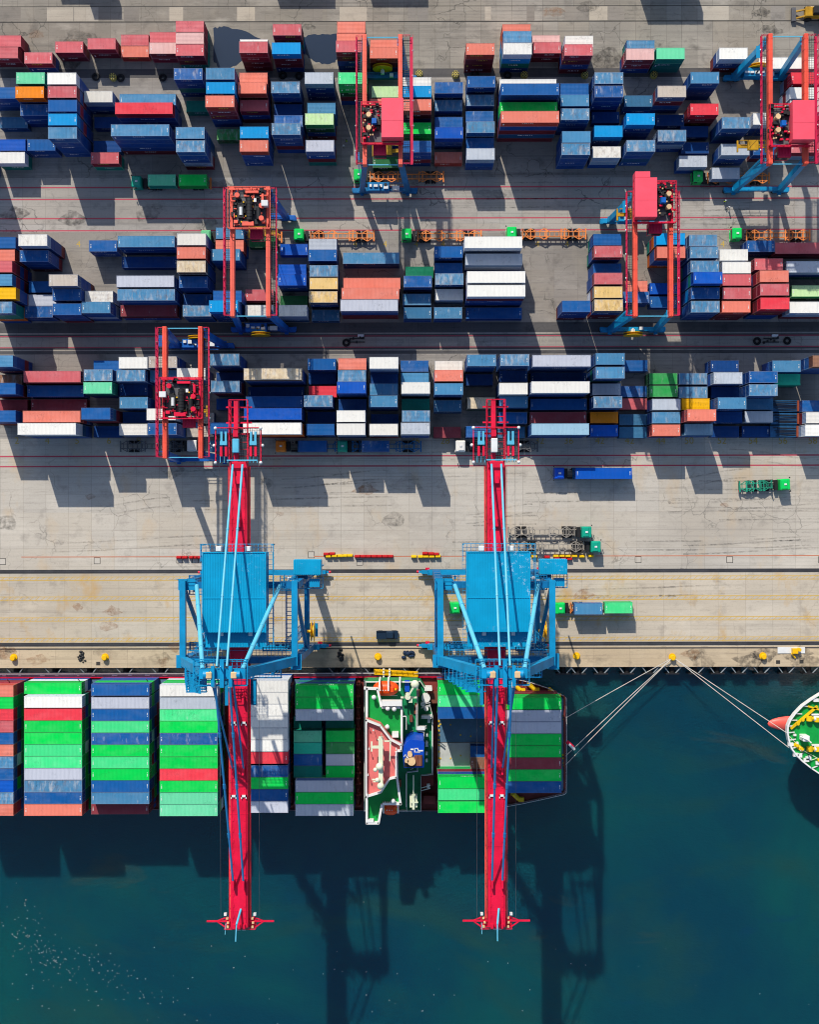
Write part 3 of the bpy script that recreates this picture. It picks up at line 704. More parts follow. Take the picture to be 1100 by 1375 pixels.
# rails and troughs of the big cranes
M_TROUGH = paint('rail_trough_asphalt', (.045,.045,.05), .8, var=.3)
M_RAIL = paint('rail_steel', (.16,.15,.15), .35, .8, var=.2)
RY = [gy(766.8), gy(864.8)]
mb = MB(); [mb.sheet(-E, E, y-.42, y+.42, .006) for y in RY]; mb.sheet(-E, E, gy(871.6), gy(869.9), .006); struct('rail_trough', mb, M_TROUGH)
mb = MB(); [mb.box(-E, E, y-.06, y+.06, 0.0, .03) for y in RY]; struct('crane_rail', mb, M_RAIL)
M_YEL = marking_mat('yellow_marking', (.50,.30,.02), .45); M_RED = marking_mat('red_marking', (.36,.035,.06), .25); M_ORG = marking_mat('orange_marking', (.42,.12,.05), .35)
mb = MB()
for py in (251,267,292.7,309): mb.sheet(-E, E, gy(py)-.14, gy(py)+.14, .010)
for py in (612,625.6): mb.sheet(-E, E, gy(py)-.15, gy(py)+.15, .010)
for py in (451,466): mb.sheet(-E, E, gy(py)-.09, gy(py)+.09, .012)
struct('red_marking', mb, M_RED)
mb = MB(); y = gy(747)
for a, c in ((28,236),(800,1140),(420,560),(590,640)): mb.sheet(gx(a), gx(c), y-.09, y+.09, .010)
struct('orange_marking', mb, M_ORG)
mb = MB()
for p0, p1, hatch in ((774,778.6,1),(800.6,805.6,1),(828.6,833.2,1),(856,861,1)):
    a, c = gy(p1), gy(p0)
    mb.sheet(-160, 160, a-.06, a+.06, .010); mb.sheet(-160, 160, c-.06, c+.06, .010)
    x = -160
    while x < 160:
        mb.add([(x,a+.06,.010),(x+.13,a+.06,.010),(x+.13+(c-a),c-.06,.010),(x+(c-a),c-.06,.010)], [(0,1,2,3)]); x += 1.25
struct('yellow_marking', mb, M_YEL)
M_PATCH = ground_mat('patch_concrete', (.44,.405,.35), stain=.2, mott=.2, rust=.1, seed=200, joint=(50,50))
mb = MB(); mc = MB()
for px, py in ((130,753),(3,754),(857.5,751.5),(980.5,751.5),(1104,751.5),(241,752),(262,752),(418,745),(483,755)):
    x, y = at(px, py, 0); w = .72
    mb.sheet(x-w, x+w, y-w, y+w, .008); mc.sheet(x-w+.12, x+w-.12, y-w+.12, y+w-.12, .012)
struct('drain_frame_marking', mb, M_JOINT); struct('drain_cover_marking', mc, M_PATCH)
# tyre marks and oil on the concrete
def stain_mat(name, c, amount, scale):
    m, nt, b = new_mat(name); tc = nd(nt, 'ShaderNodeTexCoord').outputs['Object']
    f = mth(nt, 'MULTIPLY', sharp(nt, noise(nt, tc, scale, 6, .7), .38, 3), sharp(nt, noise(nt, mapping(nt, tc, (.05,.05,1)), 1.0, 3, .5), .35, 4))
    b.inputs['Base Color'].default_value = (*c, 1); b.inputs['Roughness'].default_value = .8
    nt.links.new(mth(nt, 'MULTIPLY', f, amount), b.inputs['Alpha'])
    return m
M_TYRE = stain_mat('tyre_mark', (.05,.048,.046), .5, 1.2); M_OIL = stain_mat('oil_stain', (.03,.027,.024), .75, .9); M_RUSTS = stain_mat('rust_stain', (.30,.13,.04), .7, .8)
mb = MB(); zt = .0145
for k in range(34):
    py = rnd.choice([rnd.uniform(604,740), rnd.uniform(604,740), rnd.uniform(236,306), rnd.uniform(780,858)])
    x0 = rnd.uniform(-95, 80); L_ = rnd.uniform(12, 60); bend = rnd.uniform(-3.0, 3.0) if 604 < py < 740 else rnd.uniform(-.5,.5); y0 = gy(py); zt += .0004
    for off in (-.95, .95):
        prev = None; vs = []
        for i in range(15):
            t = i/14; x = x0+L_*t; y = y0+off+bend*t*t*(3-2*t)
            vs += [(x,y-.16,zt),(x,y+.16,zt)]
        mb.add(vs, [(2*i,2*i+2,2*i+3,2*i+1) for i in range(14)])
struct('tyre_marking', mb, M_TYRE)
def blots(n, m, name, ys, r0, r1):
    mb = MB(); z = .03 if m is M_OIL else .05
    for k in range(n):
        x = rnd.uniform(-90, 90); y = gy(rnd.uniform(*rnd.choice(ys))); r = rnd.uniform(r0, r1); z += .0004
        pts = [(x+r*rnd.uniform(.5,1.3)*1.5*math.cos(2*math.pi*i/11), y+r*rnd.uniform(.4,1.1)*math.sin(2*math.pi*i/11)) for i in range(11)]
        mb.poly(pts, z)
    struct(name, mb, m)
blots(70, M_OIL, 'oil_marking', [(2,95),(2,95),(240,305),(335,430),(605,740),(868,890),(868,890)], .6, 2.6)
blots(26, M_RUSTS, 'rust_marking', [(780,860),(868,890),(640,750),(10,90)], .4, 1.8)
# numbers painted on the ground
def ground_text(s, px, py, size, m):
    me = text_mesh(s, size); me.materials.append(m)
    o = bpy.data.objects.new('ground_number_marking', me); COL.objects.link(o); x, y = at(px, py, .014); o.location = (x, y, .014)
    tag(o, kind='structure')
M_YT = marking_mat('yellow_number', (.42,.28,.04), .45); M_BT = marking_mat('dark_number', (.09,.085,.08), .75)
for s, px in (('2',22),('4',63),('5',103),('6',146),('8',186),('10',228),('26',558),('28',598),('32',725),('36',764),('42',806),('42',846),('44',888),('50',926),('52',970),('54',1012),('56',1052),('58',1092)):
    ground_text(s, px, 592, 2.1, M_YT)
for s, px in (('11',547),('13',604),('17',669),('19',730),('15A',790),('70',974),('0',996),('9',230),('7',128)):
    ground_text(s, px, 458.8, 2.3, M_BT)
for px in (105,320,477,517,559,595,722,762,971): ground_text('4', px, 328, 1.9, M_YT)
# water
m, nt, b = new_mat('harbour_water')
tc = nd(nt, 'ShaderNodeTexCoord').outputs['Object']
w1 = noise(nt, mapping(nt, tc, (1,1,1)), .016, 5, .55, .6); w2 = noise(nt, mapping(nt, tc, (.5,1,1), (50,9,0)), .03, 6, .6, 1.2)
col = mixc(nt, sharp(nt, w1, .38, 4.0), (.0005,.036,.060,1), (.0018,.064,.062,1))
col = mixc(nt, mth(nt, 'MULTIPLY', sharp(nt, w2, .53, 5), .8), col, (.010,.055,.044,1))
w3 = noise(nt, mapping(nt, tc, (.35,1,1), (7,3,0)), .05, 5, .6, 1.5)
col = mixc(nt, mth(nt, 'MULTIPLY', sharp(nt, w3, .62, 7), .75), col, (.030,.055,.040,1))
col = mixc(nt, mth(nt, 'MULTIPLY', sharp(nt, noise(nt, mapping(nt, tc, (.4,1,1), (91,40,0)), .04, 5, .6, 1.5), .66, 9), .55), col, (.001,.030,.085,1))
nt.links.new(col, b.inputs['Base Color'])
b.inputs['Roughness'].default_value = .12; b.inputs['IOR'].default_value = 1.33; b.inputs['Specular IOR Level'].default_value = .9
rip = mth(nt, 'ADD', noise(nt, mapping(nt, tc, (.8,1.5,1)), 1.3, 5, .65), mth(nt, 'MULTIPLY', noise(nt, tc, .22, 3, .5), 1.5))
bump(nt, b, rip, .5, .14)
WZ = -3.0
b.inputs['Subsurface Weight'].default_value = 1.0; b.inputs['Subsurface Radius'].default_value = (.5,1.0,1.0); b.inputs['Subsurface Scale'].default_value = 8.0
mb = MB(); mb.box(-E*4, E*4, -E*4, QE+.5, -60, WZ); struct('water', mb, m)
# floating scraps
M_FOAM = paint('floating_scrap', (.55,.57,.55), .6, var=.3)
mb = MB()
def scraps(n, cx, cy, sx, sy, slope):
    for _ in range(n):
        px = rnd.gauss(cx, sx); py = cy + slope*(px-cx) + rnd.gauss(0, sy)
        if py < 1110: continue
        x, y = at(px, py, WZ); r = rnd.uniform(.05,.14); a = rnd.uniform(0, 3.1)
        pts = [(x+r*rnd.uniform(.5,1.4)*math.cos(a+t), y+r*rnd.uniform(.4,1.0)*math.sin(a+t)) for t in (0,1.3,2.4,3.6,5)]
        mb.prism(pts, WZ-.02, WZ+.03)
scraps(70, 60, 1280, 32, 10, .55); scraps(60, 130, 1300, 45, 12, .5); scraps(40, 40, 1250, 14, 22, .4); scraps(45, 170, 1335, 60, 26, .3); scraps(50, 400, 1300, 260, 50, 0)
tag(mb.build('floating_debris', M_FOAM), 'scattered pale scraps of rubbish floating on the dark green water', 'debris', None, 'stuff')

# ------------------------------------------------------------------ light and camera
SUNV = Vector((.365, -1.17, -1.0)).normalized()
sun = bpy.data.lights.new('sun', 'SUN'); sun.energy = 4.0; sun.angle = math.radians(.5); sun.color = (1.0, .935, .83)
so = bpy.data.objects.new('sun', sun); COL.objects.link(so); so.rotation_euler = SUNV.to_track_quat('-Z', 'Y').to_euler(); so.location = (-80, 260, 220)
w = bpy.data.worlds.new('World'); S.world = w; w.use_nodes = True
wn = w.node_tree; bg = wn.nodes['Background']
sky = wn.nodes.new('ShaderNodeTexSky'); sky.sky_type = 'NISHITA'; sky.sun_disc = False
sky.sun_elevation = math.asin(-SUNV.z); sky.sun_rotation = math.atan2(-SUNV.x, -SUNV.y)
wn.links.new(sky.outputs[0], bg.inputs[0]); bg.inputs[1].default_value = .125
cam = bpy.data.cameras.new('camera'); co = bpy.data.objects.new('camera', cam); COL.objects.link(co)
co.location = (0, 0, HCAM); co.rotation_euler = (0, 0, -ROT)
cam.sensor_fit = 'VERTICAL'; cam.sensor_height = 24; cam.sensor_width = 19.2; cam.lens = 24*FOC/1375
cam.clip_start = 1; cam.clip_end = 6000
S.camera = co
S.view_settings.view_transform = 'Standard'; S.view_settings.look = 'None'; S.view_settings.gamma = 1; S.view_settings.exposure = 0.45
S.cycles.filter_width = 1.1
S.render.engine = 'CYCLES'; S.cycles.max_bounces = 6; S.cycles.use_denoising = True
# ------------------------------------------------------------------ paints of the machines
P_BLUE = paint('crane_blue', rgb(2,144,196)[:3], .45, var=.22, rust=.12)
P_LBLUE = paint('crane_pale_blue', rgb(92,184,216)[:3], .4, var=.15)
P_DBLUE = paint('crane_deep_blue', rgb(0,112,170)[:3], .45, var=.3, rust=.1)
P_ROY = paint('crane_royal_blue', rgb(0,96,184)[:3], .45, var=.25, rust=.1)
P_RED = paint('crane_red', rgb(226,18,62)[:3], .45, var=.22)
P_PINK = paint('trolley_pink_red', rgb(246,84,104)[:3], .45, var=.1)
P_SAL = paint('girder_salmon', rgb(240,104,84)[:3], .5, var=.16, rust=.22)
P_ORG = paint('girder_orange_red', rgb(238,88,66)[:3], .5, var=.2, rust=.35)
P_MAG = paint('walkway_magenta', rgb(206,16,72)[:3], .5, var=.2)
P_DARK = paint('machine_dark', (.018,.018,.02), .5, var=.4)
P_GREY = paint('machine_grey', (.12,.12,.13), .5, var=.3)
P_WHITE = paint('machine_white', (.74,.75,.74), .45, var=.12, rust=.1)
P_YEL = paint('machine_yellow', rgb(246,190,4)[:3], .45, var=.15, rust=.1)
P_OYEL = paint('spreader_yellow', rgb(200,150,20)[:3], .5, var=.4, rust=.3)
P_BRASS = paint('drum_cream', rgb(224,188,140)[:3], .5, var=.2)
P_CHAS = paint('chassis_orange', rgb(238,138,66)[:3], .55, var=.25, rust=.3)
P_CHGREY = paint('chassis_grey', (.30,.27,.23), .6, var=.35, rust=.3)
P_RUBBER = paint('tyre_rubber', (.012,.012,.013), .8, var=.3)
P_GLASS = paint('dark_glass', (.01,.014,.018), .08, var=.1)
P_GRATE = paint('grating_steel', (.055,.055,.06), .6, var=.3)
P_ROOF = None
def house_roof(name, c, worn):
    m, nt, b = new_mat(name)
    tc = nd(nt, 'ShaderNodeTexCoord').outputs['Object']
    n1 = noise(nt, tc, .3, 4, .55); n2 = noise(nt, mapping(nt, tc, (1.2,.25,1)), 1.5, 6, .65); n3 = noise(nt, mapping(nt, tc, (1,1,1), (3,8,0)), 1.6, 7, .75)
    reg = noise(nt, mapping(nt, tc, (1,1,1), (17,2,0)), .16, 2, .5)
    base = rgb(*c)
    col = mixc(nt, sharp(nt, n1, .38, 3), tuple(x*.85 for x in base[:3])+(1,), base)
    col = mixc(nt, mth(nt, 'MULTIPLY', sharp(nt, n2, .55, 4), .35), col, tuple(x*.6 for x in base[:3])+(1,))
    col = mixc(nt, mth(nt, 'MULTIPLY', mth(nt, 'MULTIPLY', sharp(nt, n3, .60-worn*.06, 14), sharp(nt, reg, .53-worn*.05, 8)), worn), col, (.62,.70,.74,1))
    nt.links.new(col, b.inputs['Base Color']); b.inputs['Roughness'].default_value = .42; b.inputs['Specular IOR Level'].default_value = .25
    return m

# ------------------------------------------------------------------ ship-to-shore crane
def sts(Xc, label, worn):
    root = empty('ship_to_shore_crane', (Xc, -21.0, 0), label, 'quay crane', 'ship-to-shore cranes on the quay')
    X = lambda x: Xc + x
    YL, YS, TL, TS = -13.1, -29.2, -13.6, -27.6
    T = lambda p: (Xc+p[0], p[1], p[2])
    for y, yt in ((YL, TL), (YS, TS)):
        for sx in (-1, 1):
            mb = MB(); mb.beam(T((sx*10.4,y,2.6)), T((sx*10.4,yt,40.2)), 1.25, 1.5, (1,0,0))
            for k in range(1, 5): mb.cbox(T((sx*10.4, y+(yt-y)*k/5, 2.6+37.6*k/5)), (1.34, 1.6, .3))
            mb.build('leg', P_DBLUE, root)
        mb = MB(); mb.box(X(-12.2), X(12.2), y-.55, y+.55, 2.3, 3.7)
        for sx in (-1,1): mb.rail([T((sx*11.2,y-.5,3.7)), T((sx*12.2,y-.5,3.7)), T((sx*12.2,y+.5,3.7))])
        sill = mb.build('sill_beam', P_BLUE, root)
        for sx in (-1, 1):
            mb = MB(); c = sx*10.4
            mb.box(X(c-3.1), X(c+3.1), y-.4, y+.4, 1.55, 2.3)
            for q in (-1.9, 1.9): mb.box(X(c+q-1.2), X(c+q+1.2), y-.35, y+.35, .75, 1.6)
            mb.box(*sorted((X(c+sx*3.0), X(c+sx*3.7))), y-.25, y+.25, 1.0, 1.5)
            bg_ = mb.build('bogie', P_BLUE, root)
            mb = MB()
            for q in (-2.7,-1.1,1.1,2.7): mb.tube((X(c+q),y-.16,.40),(X(c+q),y+.16,.40),.40,12)
            mb.build('wheel', P_DARK, bg_)
            mb = MB(); mb.tube((X(c+sx*3.7),y,1.25),(X(c+sx*4.15),y,1.25),.28,8); mb.cbox(T((c-sx*.4,y-.75,2.0)),(1.0,.5,.5)); mb.cbox(T((c+sx*1.8,y+.7,1.8)),(.9,.5,.5))
            mb.build('buffer', P_RED, bg_)
    # side ties and braces
    for sx in (-1, 1):
        mb = MB(); mb.beam(T((sx*10.4,TL+.9,40.6)), T((sx*10.4,TS-.9,40.6)), 1.1, 1.2); mb.build('upper_side_beam', P_BLUE, root)
        mb = MB(); mb.beam(T((sx*10.4,YL,14.0)), T((sx*10.4,YS,14.0)), 1.0, 1.4)
        mb.rail([T((sx*10.9,YL,14.7)), T((sx*10.9,YS,14.7))]); mb.build('portal_beam', P_DBLUE, root)
        mb = MB(); mb.tube(T((sx*10.4,TL-.3,39.6)), T((sx*10.4,YS+.6,15.0)), .42, 10); mb.build('diagonal_brace', P_DBLUE, root)
    for y, z in ((TL, 38.9), (TS, 38.9)):
        mb = MB(); mb.box(X(-10.9), X(10.9), y-.6, y+.6, z-.9, z+.9); mb.build('cross_beam', P_DBLUE, root)
    # platforms, stairs along the waterside cross beam and landward corner
    pl = MB(); pl.grid(X(-9.5), X(9.5), TS+.7, TS+2.0, 39.9, .7, .04); pl.rail([T((-9.5,TS+2.0,39.9)), T((9.5,TS+2.0,39.9))])
    pl.box(X(-11.4), X(-8.2), TL-.9, TL+1.2, 39.8, 39.9); pl.rail([T((-11.4,TL+1.2,39.9)),T((-8.2,TL+1.2,39.9))]); pl.box(X(9.6),X(11.6),TS-1.6,TS+1.2,39.8,39.9)
    pl.rail([T((11.6,TS+1.2,39.9)),T((11.6,TS-1.6,39.9)),T((9.6,TS-1.6,39.9))]); pl.box(X(-11.8),X(-9.6),TS-1.4,TS+1.0,39.8,39.9)
    # stair tower beside the pylon
    for k, z in enumerate((42, 45, 48, 51, 54, 57)):
        x0 = -9.6 + k*.62
        pl.grid(X(x0), X(x0+3.4), TS-3.2, TS-.4, z, .5, .035); pl.rail([T((x0,TS-.4,z)),T((x0,TS-3.2,z)),T((x0+3.4,TS-3.2,z)),T((x0+3.4,TS-.4,z))], 1.1, 1.1, .04)
        pl.beam(T((x0+.3,TS-2.8,z)), T((x0+2.8,TS-2.8,z+2.9)), .8, .12)
        pl.beam(T((x0+1.7,TS-.3,z-1.5)), T((x0+1.7,TS-.3,z+1.5)), .2, .2)
    pl.build('stair_tower', P_BLUE, root)
    # main girder and boom
    mb = MB(); mb.bev(X(-1.62), X(1.62), -77.2, 9.4, 38.3, 40.9, .12)
    for y in range(-74, 8, 6): mb.box(X(-1.66), X(1.66), y-.06, y+.06, 38.4, 40.94)
    for y in range(-75, 8, 2): mb.box(X(-1.2), X(-.95), y-.3, y+.3, 40.9, 41.0); mb.box(X(.95), X(1.2), y-.3, y+.3, 40.9, 41.0)
    mb.box(X(-1.3), X(-1.2), -76, 8.4, 40.9, 41.06); mb.box(X(1.2), X(1.3), -76, 8.4, 40.9, 41.06)
    mb.mat(1); mb.box(X(-2.1), X(-1.64), -76.5, 8.5, 38.6, 38.9); mb.box(X(1.64), X(1.95), -76.5, 8.5, 38.6, 38.9)
    mb.mat(0)
    boom = mb.build('boom_girder', [P_RED, P_SAL], root)
    mb = MB()
    for sx in (-1,1): mb.rail([T((sx*2.02,-76.4,38.9)), T((sx*2.02,-31,38.9))], 1.0, 2.4, .03); mb.rail([T((sx*2.02,-12,38.9)), T((sx*2.02,8.5,38.9))], 1.0, 2.4, .03)
    mb.build('handrail', P_RED, boom)
    for y in (-68.6, -47.6, -34.5): 
        for x in (-.95,.95): mb = MB(); mb.box(X(x-.18), X(x+.18), y-.9, y+.6, 40.9, 42.3); mb.build('stay_bracket', P_RED, boom)
    for y in (-2, 6): mb = MB(); mb.box(X(-.5), X(.5), y-.7, y+.7, 40.9, 41.6); mb.build('girder_box', P_RED, boom)
    for y in (-39.0, -52.6):
        for x in (-.95, .95): mb = MB(); mb.box(X(x-.5), X(x+.5), y-.18, y+.18, 40.95, 41.25); mb.box(X(x-.5), X(x-.34), y-.5, y+.18, 40.95, 41.25); mb.box(X(x+.34), X(x+.5), y-.5, y+.18, 40.95, 41.25); mb.build('latch', P_WHITE, boom)
    # boom tip
    mb = MB(); mb.box(X(-2.9), X(2.9), -77.7, -76.0, 38.6, 39.1); mb.beam(T((-6.3,-76.4,39.3)), T((6.3,-76.4,39.3)), .28, .28)
    for sx in (-1,1):
        mb.beam(T((sx*4.4,-76.4,39.3)), T((sx*2.4,-75.6,39.3)), .2, .2); mb.beam(T((sx*4.4,-76.4,39.3)), T((sx*2.7,-77.6,39.3)), .2, .2)
    mb.rail([T((-2.9,-77.7,39.1)), T((2.9,-77.7,39.1))], 1.0, 1.0, .04)
    for x in (-1,0,1): mb.cbox(T((x*.9,-76.8,41.0)), (.5,.8,.7))
    tip = mb.build('boom_tip_frame', P_RED, root)
    for sx in (-1,1):
        for dy in (-1.0,-.2,.6): mb = MB(); mb.cbox(T((sx*2.3+rnd.uniform(-.15,.15),-76.4+dy,39.5)), (.4,.35,.5)); mb.build('floodlight', P_BRASS, tip)
    mb = MB()
    for sx in (-1,1): mb.cbox(T((sx*2.75,-75.0,39.6)), (.5,.45,.6)); mb.cbox(T((sx*.5+.2,-77.9,39.4)), (.6,.3,.3))
    mb.build('lamp_box', P_WHITE, tip)
    mb = MB(); mb.tube(T((.35,-73.6,41.0)), T((-.1,-75.6,43.6)), .2, 8); mb.tube(T((-.1,-75.6,43.6)), T((-.15,-78.4,44.4)), .12, 8); mb.tube(T((-2.7,-76.6,39)),T((-2.75,-78.6,40.2)),.06,6)
    mb.build('mast', P_LBLUE, tip)
    # tail of the girder with its sheave platform
    mb = MB(); mb.box(X(-.85), X(-.05), 9.4, 20.8, 39.2, 40.8); mb.box(X(-1.7),X(-1.45),9.4,20.8,39.4,39.8); mb.box(X(1.45),X(1.7),9.4,20.8,39.4,39.8)
    mb.rail([T((-1.75,9.6,39.8)),T((-1.75,20.9,39.8)),T((1.75,20.9,39.8)),T((1.75,9.6,39.8))], 1.1, 1.2, .05)
    for y in (14.6, 16.7, 19.6): mb.box(X(-2.4), X(2.4), y-.14, y+.14, 39.5, 39.85)
    for y in (10.5,11.8,13.1,15.6,17.8): mb.box(X(-1.5), X(1.5), y-.08, y+.08, 39.3, 39.5)
    tail = mb.build('girder_tail', P_RED, root)
    mb = MB(); mb.grid(X(-4.2), X(4.2), 9.3, 15.7, 40.0, .42, .032); mb.build('platform_grating', P_GRATE, tail)
    mb = MB(); mb.rail([T((-4.2,9.1,40.0)),T((-4.2,15.7,40.0)),T((4.2,15.7,40.0)),T((4.2,9.1,40.0))], 1.1, 1.1, .07)
    for sx in (-1,1):
        for q in (-.45,.45): mb.box(X(sx*2.75+q-.22), X(sx*2.75+q+.22), 10.4, 12.2, 40.1, 40.9)
    mb.cbox(T((-.45,14.6,41)), (.9,1.2,1.1))
    mb.build('platform_rail', P_RED, tail)
    for sx in (-1,1):
        mb = MB()
        for q in (-.4,.4): mb.box(X(sx*2.75+q-.19), X(sx*2.75+q+.19), 12.4, 15.0, 40.1, 40.8)
        mb.box(X(sx*2.75-.65), X(sx*2.75+.65), 12.5, 13.2, 40.1, 40.95)
        for q in (-.7,0,.7): mb.box(X(sx*2.75+q-.05), X(sx*2.75+q+.05), 9.2, 10.4, 40.1, 40.3)
        mb.build('sheave_block', P_LBLUE, tail)
    mb = MB(); mb.bev(X(-.95), X(.25), 11.0, 13.6, 40.8, 42.0, .1); mb.build('equipment_box', P_LBLUE if worn < .5 else P_WHITE, tail)
    mb = MB(); mb.beam(T((-1.9,9.6,42.3)), T((3.7,9.6,42.3)), .22, .3); mb.beam(T((-1.5,9.6,41)),T((-1.5,9.6,42.3)),.2,.2); mb.beam(T((1.4,9.6,41)),T((1.4,9.6,42.3)),.2,.2); mb.build('spreader_bar', P_LBLUE, tail)
    for sx in (-1,1):
        for x_, y, z_ in ((4.2,9.2,41.2),(4.2,15.6,41.2),(4.5,12.4,40.8)): mb = MB(); mb.ball(T((sx*x_,y,z_)), .32); mb.build('lamp', P_WHITE, tail)
    # machinery house
    RM = house_roof('house_roof_worn' if worn > .5 else 'house_roof', (0,146,190), worn)
    mb = MB(); mb.box(X(-5.7), X(5.7), -21.7, -7.3, 41.6, 46.4)
    for k in range(39):
        x = -5.6 + k*.295; mb.box(X(x), X(x+.1), -21.75, -7.25, 46.4, 46.46)
    mb.box(X(-5.75), X(5.75), -15.6, -15.4, 46.42, 46.52); mb.box(X(-5.78), X(-5.6), -21.8, -7.2, 46.4, 46.56); mb.box(X(5.6), X(5.78), -21.8, -7.2, 46.4, 46.56); mb.box(X(-5.6),X(5.6),-7.35,-7.2,46.4,46.56)
    mb.box(X(-5.5), X(5.6), -24.6, -21.72, 41.6, 44.6)
    for k in range(38):
        x = -5.4 + k*.29; mb.box(X(x), X(x+.1), -24.62, -21.75, 44.6, 44.66)
    house = mb.build('machinery_house', RM, root)
    for x in (-3.0, 2.3):
        mb = MB(); mb.bev(X(x-.5), X(x+.5), -7.1, -6.2, 43.6, 45.4, .08); mb.build('ventilator', P_WHITE, house)
        mb = MB(); mb.box(X(x+.1), X(x+.8), -22.5, -21.85, 44.66, 45.2); mb.build('roof_lamp', P_WHITE, house)
    mb = MB(); mb.grid(X(-6.4), X(6.9), -7.3, -5.8, 43.5, .8, .04); mb.rail([T((-6.4,-9,43.5)),T((-6.4,-5.8,43.5)),T((6.9,-5.8,43.5)),T((6.9,-24,43.5))], 1.1, 1.2, .05)
    mb.grid(X(5.8), X(6.9), -24, -7.3, 43.5, .9, .04); mb.rail([T((5.9,-7.3,43.5)),T((5.9,-24,43.5))], 1.1, 1.2, .04); mb.grid(X(-6.4),X(-5.75),-24,-7.3,43.5,.8,.03)
    mb.beam(T((-6.2,-6,40)),T((-6.2,-6,43.5)),.2,.2); mb.beam(T((6.6,-6,40)),T((6.6,-6,43.5)),.2,.2)
    mb.build('platform', P_BLUE, house)
    # pylon and stays
    mb = MB()
    for sx in (-1,1): mb.beam(T((sx*10.2,TS,40.9)), T((sx*3.1,-27.4,59.6)), 1.25, 1.6, (0,1,0))
    mb.box(X(-3.9), X(3.9), -28.2, -26.6, 58.8, 60.2); mb.build('pylon', P_BLUE, root)
    mb = MB(); mb.grid(X(-4.9), X(4.2), -29.4, -25.0, 59.0, .8, .06); mb.rail([T((-4.9,-25,59)),T((-4.9,-29.4,59)),T((4.2,-29.4,59)),T((4.2,-25,59)),T((-4.9,-25,59))], 1.1, 1.1, .05)
    mb.box(X(-.35),X(.35),-29.6,-25,60.2,60.9); mb.beam(T((0,-27,60)),T((0,-25.8,62.4)),.16,.16)
    for sx in (-1,1): mb.box(X(sx*1.5-.3),X(sx*1.5+.3),-29.4,-26,60.2,61.2); mb.tube(T((sx*2.6-.5,-27.4,60.8)),T((sx*2.6+.5,-27.4,60.8)),.7,12)
    apx = mb.build('apex_platform', P_BLUE, root)
    for sx in (-1,1):
        mb = MB(); mb.bev(X(sx*2.1-.5),X(sx*2.1+.5),-28.0,-26.9,60.2,61.5,.1); mb.build('sheave_cover', P_BRASS, apx)
        mb = MB(); mb.cbox(T((sx*1.4,-29.2,60.6)),(.5,.9,.7)); mb.build('lamp_box', P_WHITE, apx)
    for sx in (-1,1):
        mb = MB(); mb.tube(T((sx*7.7,TL,41.2)), T((sx*3.4,-26.6,59.9)), .40, 12)
        a, c = Vector(T((sx*7.7,TL,41.2))), Vector(T((sx*3.4,-26.6,59.9)))
        for t in (.25,.5,.75): p = a.lerp(c, t); mb.tube(p-(c-a).normalized()*.12, p+(c-a).normalized()*.12, .47, 12)
        mb.build('backstay', P_LBLUE, root)
    for x in (-.9,.9):
        mb = MB(); a, c = Vector(T((x*.95,-26,60.7))), Vector(T((x,8.8,41.8))); mb.tube(a, c, .21, 10)
        for t in (.33,.66): p = a.lerp(c,t); mb.tube(p-(c-a).normalized()*.15, p+(c-a).normalized()*.15, .27, 10)
        mb.build('rear_stay', P_LBLUE, root)
    for x in (-.95,.95):
        mb = MB(); p0 = Vector(T((x*1.3,-28.6,60.3))); p1 = Vector(T((x,-68.4,41.9))); mb.tube(p0, p1, .2, 8)
        for t in (.25, .5, .75): q = p0.lerp(p1,t); mb.tube(q-(p1-p0).normalized()*.5, q+(p1-p0).normalized()*.5, .28, 8)
        p0 = Vector(T((x*1.9,-28.6,60.1))); p1 = Vector(T((x*1.05,-47.4,41.9))); mb.tube(p0, p1, .18, 8)
        mb.build('forestay', paint('stay_blue', rgb(40,132,190)[:3], .4, var=.12), root)
    # trolley with driver's cab below the boom
    mb = MB(); mb.box(X(-2.9), X(2.9), -36.2, -31.4, 37.2, 37.9)
    for sx in (-1,1): mb.box(*sorted((X(sx*2.3),X(sx*2.9))), -36.2, -31.4, 37.9, 38.6)
    tr = mb.build('trolley', P_BLUE, root)
    mb = MB(); mb.bev(X(-2.8), X(-.2), -31.2, -28.7, 33.6, 36.4, .15); mb.mat(1); mb.box(X(-2.84), X(-.16), -31.24, -29.4, 34.2, 35.6); mb.build('driver_cab', [P_WHITE, P_GLASS], tr)
    # equipment house and cable reel on the east legs
    mb = MB(); mb.bev(X(9.2), X(14.6), -12.2, -9.2, 28.0, 30.6, .12)
    for k in range(13): mb.box(X(9.4+k*.4), X(9.55+k*.4), -12.2, -9.2, 30.6, 30.66)
    eh = mb.build('equipment_house', RM, root)
    mb = MB(); mb.grid(X(7.2), X(14.8), -14.9, -12.2, 27.9, .7, .05); mb.rail([T((7.2,-12.2,27.9)),T((7.2,-14.9,27.9)),T((14.8,-14.9,27.9)),T((14.8,-12.2,27.9))], 1.1, 1.0, .05)
    mb.box(X(8.8), X(11.8), -13.2,-12.4, 26.4, 27.8); mb.box(X(12.2),X(14.2),-14.6,-13.0,28,29.4); mb.beam(T((13.8,-11,14)),T((13.8,-11,28)),.3,.3); mb.beam(T((10.4,-13.4,14)),T((13.8,-11,26)),.25,.25)
    for k in range(6): mb.beam(T((9+k*1.0,-14.9,27.9)),T((9.3+k*1.0,-14.9,26.0)),.14,.14)
    mb.build('platform', P_BLUE, eh)
    mb = MB(); mb.cbox(T((9.1,-13.6,28.6)),(.6,.6,1.0)); mb.ball(T((8.2,-13.0,28.8)),.4); mb.build('lamp', P_WHITE, eh)
    mb = MB(); mb.box(X(7.8), X(8.1), -27, -14, 20, 20.3)
